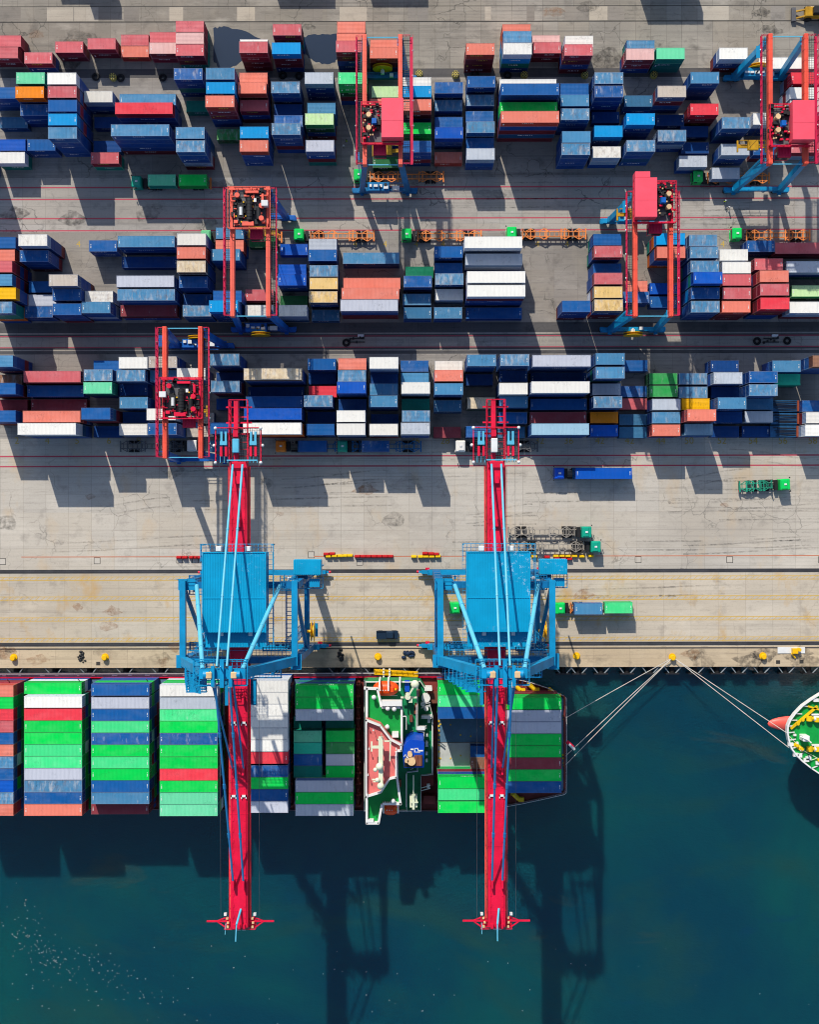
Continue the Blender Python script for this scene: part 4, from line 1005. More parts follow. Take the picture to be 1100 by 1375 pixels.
    for k in range(16): mb.box(X(6.7), X(8.1), -27+k*.85, -26.85+k*.85, 20, 20.1)
    mb.box(X(6.7),X(6.9),-27,-14,20,20.3); mb.rail([T((6.7,-27,20.3)),T((6.7,-14,20.3))]); mb.build('walkway', P_DBLUE, root)
    mb = MB(); c = Vector(T((11.75,-24.6,15.8)))
    mb.tube(c-Vector((.28,0,0)), c+Vector((.28,0,0)), 1.2, 20)
    for sx in (-.28,.28): 
        mb.tube(c+Vector((sx-.05,0,0)), c+Vector((sx+.05,0,0)), 2.1, 24)
    mb.tube(c, c-Vector((1.2,0,0)), .3, 8)
    mb.build('cable_reel', P_YEL, root)
    mb = MB(); mb.box(X(10.9),X(12.6),-26,-23.2,12.9,13.1); mb.rail([T((12.6,-26,13.1)),T((12.6,-23.2,13.1))]); mb.beam(T((11.2,-24.6,13)),T((11.2,-24.6,15.8)),.3,.3); mb.build('reel_bracket', P_BLUE, root)
    # lift tower and service decks by the waterside legs
    mb = MB()
    for a, c in ((8.3,-25.6),(9.5,-25.6),(8.3,-24.2),(9.5,-24.2)): mb.beam(T((a,c,3.7)), T((a,c,38)), .14, .14)
    for k in range(17):
        z = 4+k*2; mb.beam(T((8.3,-25.6,z)), T((9.5,-25.6,z+2)), .09, .09); mb.beam(T((8.3,-24.2,z)), T((8.3,-25.6,z+2)), .09, .09); mb.beam(T((9.5,-24.2,z)), T((9.5,-25.6,z)), .09, .09)
    mb.build('lift_tower', P_BLUE, root)
    mb = MB()
    for x0, x1, y0, y1, z in ((-9.6,-4.2,-26.0,-24.4,37.2),(4.0,9.4,-26.2,-24.6,36.2),(-9.9,-6.6,-30.6,-28.6,36.6),(3.0,8.2,-30.4,-28.8,42.4),(-3.6,3.4,-30.2,-28.4,44.6),(7.0,10.2,-14.9,-12.2,33.0),(-10.2,-6.6,-15.6,-12.0,34.4)):
        mb.grid(X(x0), X(x1), y0, y1, z, .55, .045); mb.rail([T((x0,y0,z)),T((x1,y0,z)),T((x1,y1,z)),T((x0,y1,z)),T((x0,y0,z))], 1.1, .9, .05, 2)
        mb.beam(T((x0+.3,(y0+y1)/2,z)), T((x0+.6,(y0+y1)/2,z-4)), .18, .18); mb.beam(T((x1-.3,(y0+y1)/2,z)), T((x1-.6,(y0+y1)/2,z-4)), .18, .18)
        for _ in range(3): mb.cbox(T((rnd.uniform(x0+.4,x1-.4),rnd.uniform(y0+.3,y1-.3),z+.45)),(rnd.uniform(.3,.9),rnd.uniform(.3,.6),.8))
    mb.build('service_deck', P_DBLUE, root)
    mb = MB()
    for x in (-4.9,-3.4,3.4,4.9): mb.tube(T((x*.5-.1 if abs(x)<4 else x*.74,9.2,40.1)), T((x*.5-.1 if abs(x)<4 else x*.74,-76.2,39.5)), .025, 4)
    mb.build('trolley_rope', P_GREY, root)
    return root
sts(-31.8, 'blue and red quay crane with clean blue house roof, boom beside the all-white ship bay', .3)
sts(16.1, 'blue quay crane with white worn patches on its roof, boom over the ship stern', .62)

# ------------------------------------------------------------------ rubber-tyred yard cranes
def rtg(Xc, Ys, Yn, label, gmat, bmat, house, ty, reel_north, spread, rwide, unit):
    """house: 'left', 'right' or None (open machinery); ty: southern end of the trolley"""
    Yc = (Ys+Yn)/2
    root = empty('yard_gantry_crane', (Xc, Yc, 0), label, 'gantry crane', 'rubber-tyred gantry cranes over the yard')
    T = lambda x, y, z: (Xc+x, y, z)
    bx = lambda mb, x0, x1, y0, y1, z0, z1: mb.box(Xc+x0, Xc+x1, y0, y1, z0, z1)
    G0, G1 = Ys-.75, Yn+.75
    for sx in (-1,1):
        mb = MB(); mb.bev(Xc+sx*3.58-.42, Xc+sx*3.58+.42, G0, G1, 22.2, 24.0, .06)
        for k in range(12): y = G0+1+(G1-G0-2)*k/11; mb.box(Xc+sx*3.58-.45, Xc+sx*3.58+.45, y-.05, y+.05, 22.3, 24.02)
        bx(mb, sx*3.58-.06, sx*3.58+.06, G0+.3, G1-.3, 24.0, 24.1)
        g = mb.build('girder', gmat, root)
        w0, w1 = sx*4.1, sx*(5.0 if not (rwide and sx > 0) else 5.5)
        mb = MB(); mb.grid(Xc+min(w0,w1), Xc+max(w0,w1), G0+.3, G1-.2, 22.9, .45, .03)
        for y in np.linspace(G0+.8, G1-.8, 9): mb.beam(T(sx*3.9,y,22.6), T(w1,y,22.8), .1, .12)
        mb.build('walkway', P_GRATE, g)
        mb = MB(); ww = .34 if sx < 0 else (.62 if rwide else .3)
        bx(mb, *sorted((w1, w1+sx*ww)), G0+.3, G1-.2, 22.75, 22.95)
        mb.rail([T(w1+sx*ww*.9,G0+.3,22.95), T(w1+sx*ww*.9,G1-.2,22.95)], 1.1, 1.4, .04); mb.rail([T(w1,G0+.3,22.95), T(w0,G0+.3,22.95)], 1.1, .8, .04); mb.rail([T(w1,G1-.2,22.95), T(w0,G1-.2,22.95)], 1.1, .8, .04)
        mb.build('walkway_rail', P_MAG, g)
        for k in range(5): mb = MB(); mb.ball(T(w1+sx*ww, G0+3+k*(G1-G0-6)/4, 23.2), .2); mb.build('lamp', P_WHITE, g)
    for y, s in ((Ys,-1),(Yn,1)):
        for sx in (-1,1):
            mb = MB(); mb.beam(T(sx*5.0,y,2.2), T(sx*3.6,y-s*.1,22.3), 1.0, 1.25, (0,1,0)); mb.cbox(T(sx*3.6,y-s*.1,22.1),(1.3,1.5,.3)); mb.build('leg', bmat, root)
            mb = MB(); mb.bev(Xc+sx*5.3-1.7, Xc+sx*5.3+1.7, y-.55, y+.55, 1.25, 2.05, .1); mb.cbox(T(sx*5.3+sx*1.5,y-s*.2,1.6),(.7,.8,.8)); mb.cbox(T(sx*5.0,y+s*.75,1.6),(.8,.5,.6)); bg_ = mb.build('bogie', bmat, root)
            for q in (-1.05, 1.05):
                mb = MB(); c = Vector(T(sx*5.3+q, y, .78)); mb.tube(c-Vector((0,.32,0)), c+Vector((0,.32,0)), .78, 18); mb.mat(1); mb.tube(c-Vector((0,.36,0)), c+Vector((0,.36,0)), .38, 12); mb.build('wheel', [P_RUBBER, bmat], bg_)
        mb = MB(); bx(mb, -5.6, 5.6, y-.42, y+.42, 2.0, 3.0); mb.rail([T(-4.4,y+s*.42,3.0), T(4.4,y+s*.42,3.0)]); sill = mb.build('sill_beam', bmat, root)
        mb = MB(); mb.beam(T(-3.6,y+s*.5,22.9), T(3.6,y+s*.5,22.9), .17, .2); mb.build('end_tie', P_LBLUE, root)
    # engine house, control cabinets and cable reel on the sill beams
    ye, s = (Ys,-1) if unit < 0 else (Yn,1)
    mb = MB(); mb.bev(Xc-3.6, Xc+1.0, ye-.95, ye+.95, 3.0, 5.2, .1); mb.rail([T(-4,ye-s*1.1,3.0),T(4,ye-s*1.1,3.0)]); eu = mb.build('power_unit', bmat, root)
    mb = MB()
    for k in range(4): mb.cbox(T(-3.0+k*1.1, ye+rnd.uniform(-.4,.4), 5.35), (rnd.uniform(.5,1.0), rnd.uniform(.3,.8), .4))
    mb.cbox(T(2.4, ye, 3.6), (1.6,.9,1.2)); mb.build('silencer', P_WHITE, eu)
    mb = MB(); mb.tube(T(-1.0,ye-.3,5.2), T(-1.0,ye-.3,6.6), .18, 8); mb.cbox(T(.2,ye+.3,5.4),(.6,.6,.4)); mb.build('exhaust', P_DARK, eu)
    yr, sr = (Yn,1) if reel_north else (Ys,-1)
    mb = MB(); c = Vector(T(-.4, yr+sr*1.35, 4.2))
    for q in (-.26,.26): mb.tube(c+Vector((0,q-.04,0)), c+Vector((0,q+.04,0)), 2.15, 28)
    mb.tube(c-Vector((0,.26,0)), c+Vector((0,.26,0)), 1.25, 20); mb.build('cable_reel', P_YEL, root)
    mb = MB(); mb.tube(c, c-Vector((0,sr*1.3,0)), .25, 8); mb.cbox((c.x, yr+sr*.6, 3.4), (.8,.7,1.6)); mb.cbox((c.x+1.9, yr, 3.4), (.8,.7,.8)); mb.build('reel_gearbox', P_WHITE, root)
    mb = MB(); bx(mb, -5.6, -4.6, Yn-3 if unit > 0 else Ys+1.0, Yn-.6 if unit > 0 else Ys+2.6, 20.9, 21.0)
    for z in np.arange(3.2, 22, .5): mb.beam(T(-5.25,Ys+.8,z), T(-4.75,Ys+.8,z), .05, .05)
    mb.beam(T(-5.25,Ys+.8,3),T(-4.9,Ys+.8,22.5),.07,.07); mb.beam(T(-4.75,Ys+.8,3),T(-4.5,Ys+.8,22.5),.07,.07); mb.build('ladder', bmat, root)
    # trolley
    t0, t1 = ty, ty+8.2
    mb = MB()
    for y in (t0+.2, t1-.2): bx(mb, -4.1, 4.1, y-.16, y+.16, 24.1, 24.7)
    for x in (-3.58, 3.58): bx(mb, x-.2, x+.2, t0, t1, 24.1, 24.6)
    mb.rail([T(-4.2,t0,24.7),T(-4.2,t1,24.7),T(4.2,t1,24.7),T(4.2,t0,24.7),T(-4.2,t0,24.7)], 1.1, 1.3, .045)
    tr = mb.build('trolley', P_RED if house or gmat is not P_SAL else P_SAL, root)
    mb = MB(); bx(mb, -3.25, 3.25, t0+.62, t1-.62, 24.2, 24.32); mb.build('trolley_floor', P_GREY, tr)
    if house:
        h = 1 if house == 'right' else -1
        mb = MB(); mb.bev(*sorted((Xc-h*.15, Xc+h*4.2)), t0+.7, t1+.3, 24.4, 27.0, .06); 
        if house == 'left': mb.bev(Xc-4.2, Xc-1.2, t1+.3, t1+1.5, 24.4, 26.98, .06)
        mb.box(*sorted((Xc-h*.12, Xc+h*4.15)), (t0+t1)/2-.05, (t0+t1)/2+.03, 26.97, 27.03)
        mb.build('machine_house', P_PINK, tr)
        lo, hi = sorted((-h*.4, -h*4.0)); cx = (lo+hi)/2
        mb = MB()
        for _ in range(26):
            mb.cbox(T(rnd.uniform(lo,hi), rnd.uniform(t0+1.4,t1-.3), 24.4+rnd.uniform(.2,.8)), (rnd.uniform(.25,.9), rnd.uniform(.25,.9), rnd.uniform(.3,1.2)))
        mb.build('machinery', P_DARK, tr)
        mb = MB()
        for y in (t0+3.0, t0+5.6): mb.tube(T(cx-h*.5,y,24.5), T(cx-h*.5,y,26.1), .5, 14)
        for _ in range(9): mb.cbox(T(rnd.uniform(lo,hi), rnd.uniform(t0+1.4,t1-.3), 25.5), (.25,.25,.4))
        mb.build('brake_drum', P_BRASS, tr)
        mb = MB(); mb.tube(T(cx+h*.6,t0+3.7,25.4), T(cx+h*.6,t0+4.9,25.4), .55, 14); mb.cbox(T(cx+h*.6,t0+4.3,26.0),(.9,1.0,.3)); mb.build('hoist_motor', P_ROY, tr)
        mb = MB()
        for _ in range(14): mb.cbox(T(rnd.uniform(lo,hi), rnd.uniform(t0+1.0,t1-.2), 25.2), (rnd.uniform(.2,.7),rnd.uniform(.15,.35),.6))
        mb.build('gear_cover', P_RED, tr)
        cxx = -h*.6
    else:
        mb = MB()
        for k in range(7): mb.tube(T(.1,t0+1.6+k*.62,25.5), T(.1,t0+1.6+k*.62+.56,25.5), .68 if k % 2 else .62, 16)
        mb.tube(T(1.9,t0+1.8,25.3), T(1.9,t0+4.0,25.3), .5, 12); mb.cbox(T(-1.7,t0+3.4,25.0),(1.2,2.6,1.0))
        for _ in range(30): mb.cbox(T(rnd.uniform(-3.4,3.4), rnd.uniform(t0+.4,t1-.4), 24.8), (rnd.uniform(.3,1.0), rnd.uniform(.3,1.0), .7))
        mb.build('hoist_drum', P_DARK, tr)
        mb = MB()
        for x, y, a, c in ((-.2,t0+.9,2.3,.8),(.6,t1-1.0,2.6,.45),(-2.4,t1-1.6,.6,.6),(2.8,t0+1.4,.6,.6),(2.7,t1-2.2,.4,1.6),(-2.6,t0+1.3,.8,.6)): mb.cbox(T(x,y,25.1),(a,c,1.2))
        for _ in range(34): mb.cbox(T(rnd.uniform(-3.6,3.6), rnd.uniform(t0+.2,t1-.2), 25.0), rnd.choice([(rnd.uniform(.3,1.2),rnd.uniform(.1,.2),.6),(rnd.uniform(.1,.2),rnd.uniform(.3,1.2),.6)]))
        for _ in range(5): a_ = Vector(T(rnd.uniform(-3,3),rnd.uniform(t0+.5,t1-.5),25.2)); mb.tube(a_, a_+Vector((rnd.uniform(-1.5,1.5),rnd.uniform(-1,1),.1)), .09, 6)
        for x, y in ((-2.3,t1-1.7),(2.5,t0+1.9),(2.5,t0+4.4)): mb.tube(T(x,y,25),T(x,y,26),.5,14)
        mb.build('gear_cover', P_RED if gmat is P_ORG else P_SAL, tr)
        mb = MB(); mb.cbox(T(-3.5 if gmat is P_ORG else 3.2, t0+4.8, 25.6),(1.3,1.1,1.6)); mb.tube(T(-1.6,t0+2.6,25.4),T(-1.6,t0+4.2,25.4),.35,10); mb.cbox(T(1.2,t0+5.6,25.2),(.5,.7,.5)); mb.build('electrical_box', P_WHITE, tr)
        mb = MB()
        for _ in range(8): mb.cbox(T(rnd.uniform(-3,3), rnd.uniform(t0+.5,t1-.5), 25.3), (.25,.25,.3))
        mb.build('hydraulic_block', P_YEL, tr)
        cxx = 1.2
    mb = MB(); bx(mb, cxx-1.3, cxx+1.3, t0-1.6, t0+.6, 20.6, 23.3); mb.mat(1); bx(mb, cxx-1.33, cxx+1.33, t0-1.64, t0-.4, 21.2, 22.7); mb.mat(0)
    for k in range(4): bx(mb, cxx-1.0+k*.6, cxx-.8+k*.6, t0-1.3, t0+.2, 23.3, 23.42)
    mb.build('driver_cab', [P_MAG, P_GLASS], tr)
    # spreader on its ropes
    sx_, sy_, sz = spread
    mb = MB(); bx(mb, sx_-3.0, sx_+3.0, sy_-.35, sy_+.35, sz, sz+.45)
    for q in (-1,1): bx(mb, sx_+q*3.0-.15, sx_+q*3.0+.15, sy_-1.2, sy_+1.2, sz, sz+.4)
    bx(mb, sx_-1.1, sx_+1.1, sy_-1.0, sy_+1.0, sz+.6, sz+1.3); mb.rail([T(sx_-2.6,sy_+1,sz+.4),T(sx_+2.6,sy_+1,sz+.4)], .8, 1.0, .04)
    sp = mb.build('spreader', P_OYEL, tr)
    mb = MB()
    for a in (-1,1):
        for c in (-1,1): mb.tube(T(sx_+a*1.0,sy_+c*.9,sz+1.3), T(sx_+a*1.4,max(t0+.6,min(t1-.6,sy_+c*1.2)),24.3), .04, 5)
    mb.build('hoist_rope', P_DARK, sp)
    return root
y_ = lambda py: gy(py)
rtg(-5.25, y_(259), y_(109), 'gantry crane with pink machine house astride the rear block, green-cabbed truck at its foot', P_SAL, P_DBLUE, 'right', 73.2, True, (.6, at(518,203,8)[1], 8), True, -1)
rtg(76.0, y_(259), y_(109), 'red gantry crane with pink machine house at the right edge of the rear block', P_ORG, P_BLUE, 'right', 72.6, True, (-4.0, at(1022,197,12)[1], 12), True, 1)
rtg(-31.8, y_(444), y_(295), 'salmon gantry crane with open machinery and royal blue legs over the middle block', P_SAL, P_ROY, None, 56.4, False, (.4, at(338,312,6)[1], 5.6), False, -1)
rtg(48.9, y_(445), y_(300), 'red gantry crane with a pink machine house at its truck-lane end, over the middle block', P_ORG, P_BLUE, 'left', 57.4, False, (-3.4, 60.5, 19), False, 1)
rtg(-45.4, y_(617), y_(465), 'orange-red gantry crane with open machinery and royal blue legs over the block nearest the quay', P_ORG, P_ROY, None, 18.6, True, (.4, 21.0, 15), False, 1)
# ------------------------------------------------------------------ lorries
CABC = {'green':rgb(14,205,92)[:3], 'teal':rgb(16,160,132)[:3], 'orange':rgb(232,130,28)[:3], 'white':rgb(235,232,226)[:3], 'blue':rgb(10,84,206)[:3], 'mint':rgb(110,196,140)[:3]}
LZ = 1.46
def wheels(mb_parent, T, xs, w=1.0, dual=False):
    for x in xs:
        for sy in (-1,1):
            mb = MB(); c = Vector(T(x, sy*w, .52)); t = .3 if dual else .16
            mb.tube(c-Vector((0,t,0)), c+Vector((0,t,0)), .52, 16); mb.mat(1); mb.tube(c-Vector((0,t+.03,0)), c+Vector((0,t+.03,0)), .26, 10)
            mb.build('wheel', [P_RUBBER, P_GREY], mb_parent)
def truck(px, py, face, cab, label, tlen=13.6, cmat=None, trailer=True, rz=0.0, gap=0.0):
    """px, py: the middle of the cab; built along +x facing east, then turned"""
    cmat = cmat or P_CHAS
    x, y = at(px, py, 2.9)
    root = empty('container_truck', (x, y, 0), label, 'truck', 'container trucks and their trailers')
    T = lambda a, b, c: (x+a, y+b, c)
    m = paint('cab_'+cab, CABC[cab], .35, var=.08)
    mb = MB(); mb.bev(x-1.0, x+1.1, y-1.22, y+1.22, .75, 3.0, .16); mb.bev(x-.8, x+.5, y-1.0, y+1.0, 3.0, 3.16, .1)
    mb.box(x-1.0, x+1.16, y-1.24, y+1.24, .4, .78)
    c = mb.build('cab', m, root)
    mb = MB(); mb.bev(x-.28, x+.28, y-.2, y+.2, 3.16, 3.3, .05); mb.build('roof_lamp', P_WHITE, c)
    mb = MB(); mb.box(x+1.085, x+1.12, y-1.05, y+1.05, 1.65, 2.65)
    for sy in (-1,1): mb.box(x+.1, x+.8, y+sy*1.225-.012, y+sy*1.225+.012, 1.7, 2.6)
    mb.build('windscreen', P_GLASS, c)
    for sy in (-1,1):
        mb = MB(); mb.beam(T(1.0,sy*1.2,2.5), T(1.25,sy*1.5,2.5), .05, .05); mb.box(x+1.18, x+1.32, y+sy*1.5-.12, y+sy*1.5+.12, 1.9, 2.55); mb.build('mirror', P_DARK, c)
        mb = MB(); mb.box(x+1.16, x+1.2, y+sy*.9-.2, y+sy*.9+.2, .55, .72); mb.build('headlight', P_WHITE, c)
    mb = MB(); mb.box(x-5.0, x+.8, y-.42, y-.28, .7, .95); mb.box(x-5.0, x+.8, y+.28, y+.42, .7, .95)
    mb.box(x-1.9, x-1.15, y-1.1, y+1.1, .7, 1.5); mb.tube(T(-2.5,-.85,.8), T(-2.5,-.85,2.2), .12, 8); mb.tube(T(-2.0,.95,.75), T(-3.4,.95,.75), .3, 12); mb.box(x-4.6,x-3.5,y-.5,y+.5,1.0,1.2)
    ch = mb.build('chassis', P_DARK, root)
    wheels(ch, T, (.1,), 1.02); wheels(ch, T, (-3.4,-4.6), .95, True)
    if trailer:
        a, b = x-2.3-gap, x-2.3-gap-tlen
        mb = MB()
        for sy in (-1,1): mb.box(b, a, y+sy*.5-.08, y+sy*.5+.08, 1.05, 1.42)
        st = [b+.1, b+1.5, b+4.6, b+5.4 if tlen > 10 else b+3, b+tlen*.62, a-1.9, a-.1]
        for q in st: mb.box(q-.1, q+.1, y-1.2, y+1.2, 1.2, 1.43)
        for q in (b+1.5, b+4.6, a-4.8, a-1.9):
            for sy in (-1,1):
                for d in (-1,1): mb.beam((q, y+sy*1.18, 1.32), (q+d*1.15, y+sy*.52, 1.32), .16, .2)
        q = b+.6
        while q < a: mb.box(q-.06, q+.06, y-.5, y+.5, 1.1, 1.36); q += 1.05
        mb.beam((a-1.9,y-1.1,1.3),(a-.1,y+1.1,1.3),.1,.1); mb.beam((a-1.9,y+1.1,1.3),(a-.1,y-1.1,1.3),.1,.1)
        mb.box(b-.1, b+.05, y-1.22, y+1.22, .6, 1.4)
        tr = mb.build('trailer', cmat, root)
        wheels(tr, T, (b-x+2.2, b-x+3.5), .95, True)
        mb = MB()
        for sy in (-1,1): mb.box(b-.14, b-.1, y+sy*.95-.18, y+sy*.95+.18, .75, .95)
        mb.build('tail_light', P_RED, tr)
    root.rotation_euler.z = (math.pi if face < 0 else 0) + rz
    return root
def load(px, py, L, code, label, z=LZ, rz=0.0):
    top = z+CH; x, y = at(px + CL[L]*FOC/(HCAM-top)/2, py + CW*FOC/(HCAM-top)/2, top)
    return tag(place_box(L, code, x, y, z, None, rz), label, 'container', 'containers carried on trucks')
truck(183,243.6,-1,'teal','teal-cabbed truck with two containers in the lane in front of the rear block')
load(198,234.2,2,'MT','teal and grey container on the teal-cabbed truck in the upper lane'); load(239.5,234.2,2,'G','bright green container at the tail of the teal-cabbed truck in the upper lane')
truck(482,234.5,-1,'green','green-cabbed truck with an empty orange trailer under the pink-housed crane of the rear block',16.2)
truck(938.5,236.5,-1,'green','green-cabbed truck with a half-shaded grey container, rear lane beside two workers'); load(956.5,225,2,'LG','half-shaded grey container on the truck beside two workers')
truck(401.5,314.5,-1,'green','green-cabbed truck whose empty orange trailer reaches past a grey and a blue box',14.0); truck(546.5,314.5,-1,'green','green-cabbed truck with empty orange trailer tucked behind the long white boxes',14.0)
truck(688,312,-1,'green','green-cabbed truck peeping from behind long white boxes, empty orange trailer on open concrete',14.0); truck(991,313.5,-1,'green','green-cabbed truck with an empty orange trailer in front of a long red box',14.0)
truck(276.5,316.5,-1,'mint','pale green-cabbed truck half hidden behind stained white boxes, under the salmon crane',14.0); load(334.5,317,2,'GD','dark green container on a truck under the spreader of the salmon crane')
truck(377,599,-1,'orange','orange-cabbed truck with a shaded blue container, waiting by the quayside block',13.6,P_DBLUE,True,0,1.2); load(401,591.5,2,'B','shaded blue container on the orange-cabbed truck')
truck(460,599,-1,'teal','teal-cabbed truck with a shaded blue container behind the orange-cabbed truck',13.6,P_DBLUE,True,0,1.2); load(485.5,591.5,2,'B','shaded blue container on the teal-cabbed truck near the quayside block')
truck(619,599,-1,'white','white-cabbed truck half under the tail of the crane with the worn roof',13.6,P_GREY,True,0,1.0); truck(257,598.5,1,'white','white-cabbed truck between the girders of the orange-red gantry crane',13.6,P_GREY)
load(281,591.5,2,'TB','steel blue container in shade beside the orange-red gantry crane',LZ)
truck(752,635.5,-1,'blue','blue-cabbed truck hauling one long bright blue container across the apron',12.7,P_DBLUE,True,0,.75); load(773.5,628,4,'BV','long bright blue container on the blue-cabbed truck on the apron')
truck(1055,650.5,1,'green','green-cabbed truck with an empty low green trailer alone on the sunny apron',7.2,paint('chassis_green',rgb(40,150,120)[:3],.5,var=.4,rust=.4),True,math.radians(2.5))
truck(788,714.6,1,'teal','teal-cabbed truck with empty grey skeleton trailer, upper of two on the apron',14.6,P_CHGREY); truck(800.5,734.3,1,'teal','teal-cabbed truck with empty grey skeleton trailer, beside the red and yellow barriers',14.6,P_CHGREY)
truck(753,817,-1,'green','green-cabbed truck carrying a blue and a green container along the quay'); load(772,810,2,'LB','weathered blue container on the truck along the quay'); load(812.5,808.5,2,'GL','light green container at the tail of the truck along the quay')
truck(611.5,816.5,-1,'green','green-cabbed truck waiting under the crane with the worn roof',12.4)
# small pick-up on the quay
x, y = at(520, 852.6, 1); root = empty('pickup_truck', (x,y,0), 'small dark blue pick-up parked on the quay between the two cranes', 'pickup')
P_NAVY = paint('car_navy', (.012,.03,.06), .3, var=.2)
mb = MB(); mb.bev(x-2.4,x+2.4,y-.9,y+.9,.45,.95,.1); mb.bev(x-.2,x+1.4,y-.8,y+.8,.95,1.75,.2); mb.box(x-2.35,x-.3,y-.88,y-.8,.95,1.2); mb.box(x-2.35,x-.3,y+.8,y+.88,.95,1.2); mb.build('body', P_NAVY, root)
mb = MB(); mb.add([(x+1.42,y-.7,1.05),(x+1.42,y+.7,1.05),(x+1.25,y+.66,1.66),(x+1.25,y-.66,1.66)],[(0,1,2,3)]); mb.box(x-.22,x-.19,y-.6,y+.6,1.2,1.6); mb.build('window', P_GLASS, root)
wheels(root, lambda a,b,c: (x+a,y+b*.8,c*.65), (-1.5,1.5), .95)
for sy in (-1,1): mb = MB(); mb.box(x+2.38,x+2.42,y+sy*.6-.18,y+sy*.6+.18,.65,.82); mb.build('headlight', P_WHITE, root)

# ------------------------------------------------------------------ container ship
P_DECK = paint('ship_deck_red', rgb(128,52,46)[:3], .6, var=.3, rust=.2); P_HULL = paint('ship_hull', (.025,.03,.05), .4, var=.25, rust=.2); P_RIM = paint('ship_rim_grey', rgb(120,92,96)[:3], .5, var=.2)
P_SGRN = paint('ship_green', rgb(10,160,66)[:3], .5, var=.2, rust=.08); P_SGRD = paint('ship_dark_green', rgb(8,140,84)[:3], .55, var=.3, rust=.1); P_SWH = paint('ship_white', (.80,.80,.77), .4, var=.08, rust=.08)
P_SPK = paint('ship_pink_deck', rgb(226,116,112)[:3], .55, var=.15, rust=.05); P_FUN = paint('funnel_blue', rgb(4,72,190)[:3], .4, var=.12); P_LIFE = paint('lifeboat_orange', rgb(250,82,20)[:3], .35, var=.12)
P_HATCH = paint('hatch_blue_grey', rgb(86,122,150)[:3], .5, var=.2, rust=.25); P_HATL = paint('hatch_pale_grey', rgb(196,198,196)[:3], .5, var=.12, rust=.15); P_CRM = paint('mast_cream', rgb(228,234,204)[:3], .45, var=.12); P_MOOR = paint('winch_yellow', rgb(240,196,16)[:3], .45, var=.2); P_COPP = paint('stack_copper', rgb(140,86,66)[:3], .5, .3, var=.3)
DZ = 1.0
ship = empty('container_ship', (-40.0, -49.8, WZ), 'container ship with green and white deckhouse, moored stern towards the gap', 'ship')
outl = [at(px,py,DZ) for px, py in ((600,903),(650,905.5),(690,910),(712,915),(735,922.5),(757,933.5),(759.5,936),(760,985),(759.5,1062),(757,1064.5),(735,1069.5),(700,1077),(660,1084),(600,1088))]
outl = [(-150,-35.0),(-185,-42),(-198,-49.8),(-185,-57.6),(-150,-64.6)][::-1] + [(-110,-35.0)] + outl + [(-110,-64.6)]
outl = outl[::-1]
cx_, cy_ = -40, -49.8
def ring(k, z): return [(cx_+(p[0]-cx_)*k, cy_+(p[1]-cy_)*(1-(1-k)*2.2), z) for p in outl]
n = len(outl)
vs = ring(.955,WZ-2) + ring(.975,WZ+1.2) + ring(1.0,DZ-.3) + ring(1.0,DZ+.9) + ring(.9955,DZ+.9) + ring(.9955,DZ)
mb = MB()
area = sum(outl[i][0]*outl[(i+1)%n][1]-outl[(i+1)%n][0]*outl[i][1] for i in range(n))
for r in range(5):
    mb.mat(0 if r < 3 else 1)
    mb.add(vs[r*n:(r+2)*n], [((i, (i+1)%n, n+(i+1)%n, n+i) if area > 0 else (n+i, n+(i+1)%n, (i+1)%n, i)) for i in range(n)])
mb.build('hull', [P_HULL, P_RIM], ship)
mb = MB(); mb.add(vs[5*n:6*n], [tuple(range(n)) if area > 0 else tuple(range(n-1,-1,-1))]); mb.build('deck', P_DECK, ship)
mb = MB()
for i in range(n): 
    a, b = vs[3*n+i], vs[3*n+(i+1)%n]
    if a[0] > -110 and b[0] > -110: mb.rail([a,b], .8, 2.2, .04, 1)
mb.build('handrail', P_SWH, ship)
mb = MB(); mb.box(-108, 16, -35.95, -35.12, DZ+.005, DZ+.05); mb.build('side_deck', paint('side_deck_grey', rgb(168,170,180)[:3], .6, var=.25, rust=.15), ship)
mb = MB(); mb.box(-108, 20, -36.12, -35.98, DZ, DZ+.9)
for k in range(40): mb.cbox((-106+k*3.0, -36.3, DZ+.3), (.5,.25,.6))
mb.build('side_passage_coaming', P_RED, ship)
mb = MB(); mb.rail([(-108,-35.2,DZ+.05),(16,-35.2,DZ+.05)], 1.0, 2.5, .03)
for k in range(30): mb.cbox((-105+k*4.0+rnd.uniform(-.8,.8), -35.6, DZ+.2), (rnd.uniform(.3,1.2), .3, .3))
mb.build('side_rail', P_SWH, ship)
def sx(px, z=DZ): return at(px, 1000, z)[0]
def sy(py, z=DZ): return at(550, py, z)[1]
for i, (x0, x1) in enumerate(((-62,20),(31,113),(121,202),(213,294),(309,388),(394,478))):
    a, b = sx(x0,SHIP_BASE), sx(x1,SHIP_BASE)
    mb = MB()
    for k in range(3): mb.box(a+.2, b-.2, -63.8+k*9.15, -63.8+k*9.15+9.0, DZ, SHIP_BASE-.004)
    mb.build('hatch_cover', P_HATCH, ship)
    mb = MB(); mb.box(b+.4, b+1.0, -63.5, -36.8, DZ, 5.4)
    for k in range(12): mb.beam((b+.7,-63+k*2.35,5.4),(b+.7,-61.2+k*2.35,9.0),.12,.12); mb.box(b+.3,b+1.2,-63.2+k*2.35,-62.9+k*2.35,DZ,6.5)
    mb.build('lashing_bridge', P_DECK, ship)
a, b = sx(588,SHIP_BASE), sx(668,SHIP_BASE)
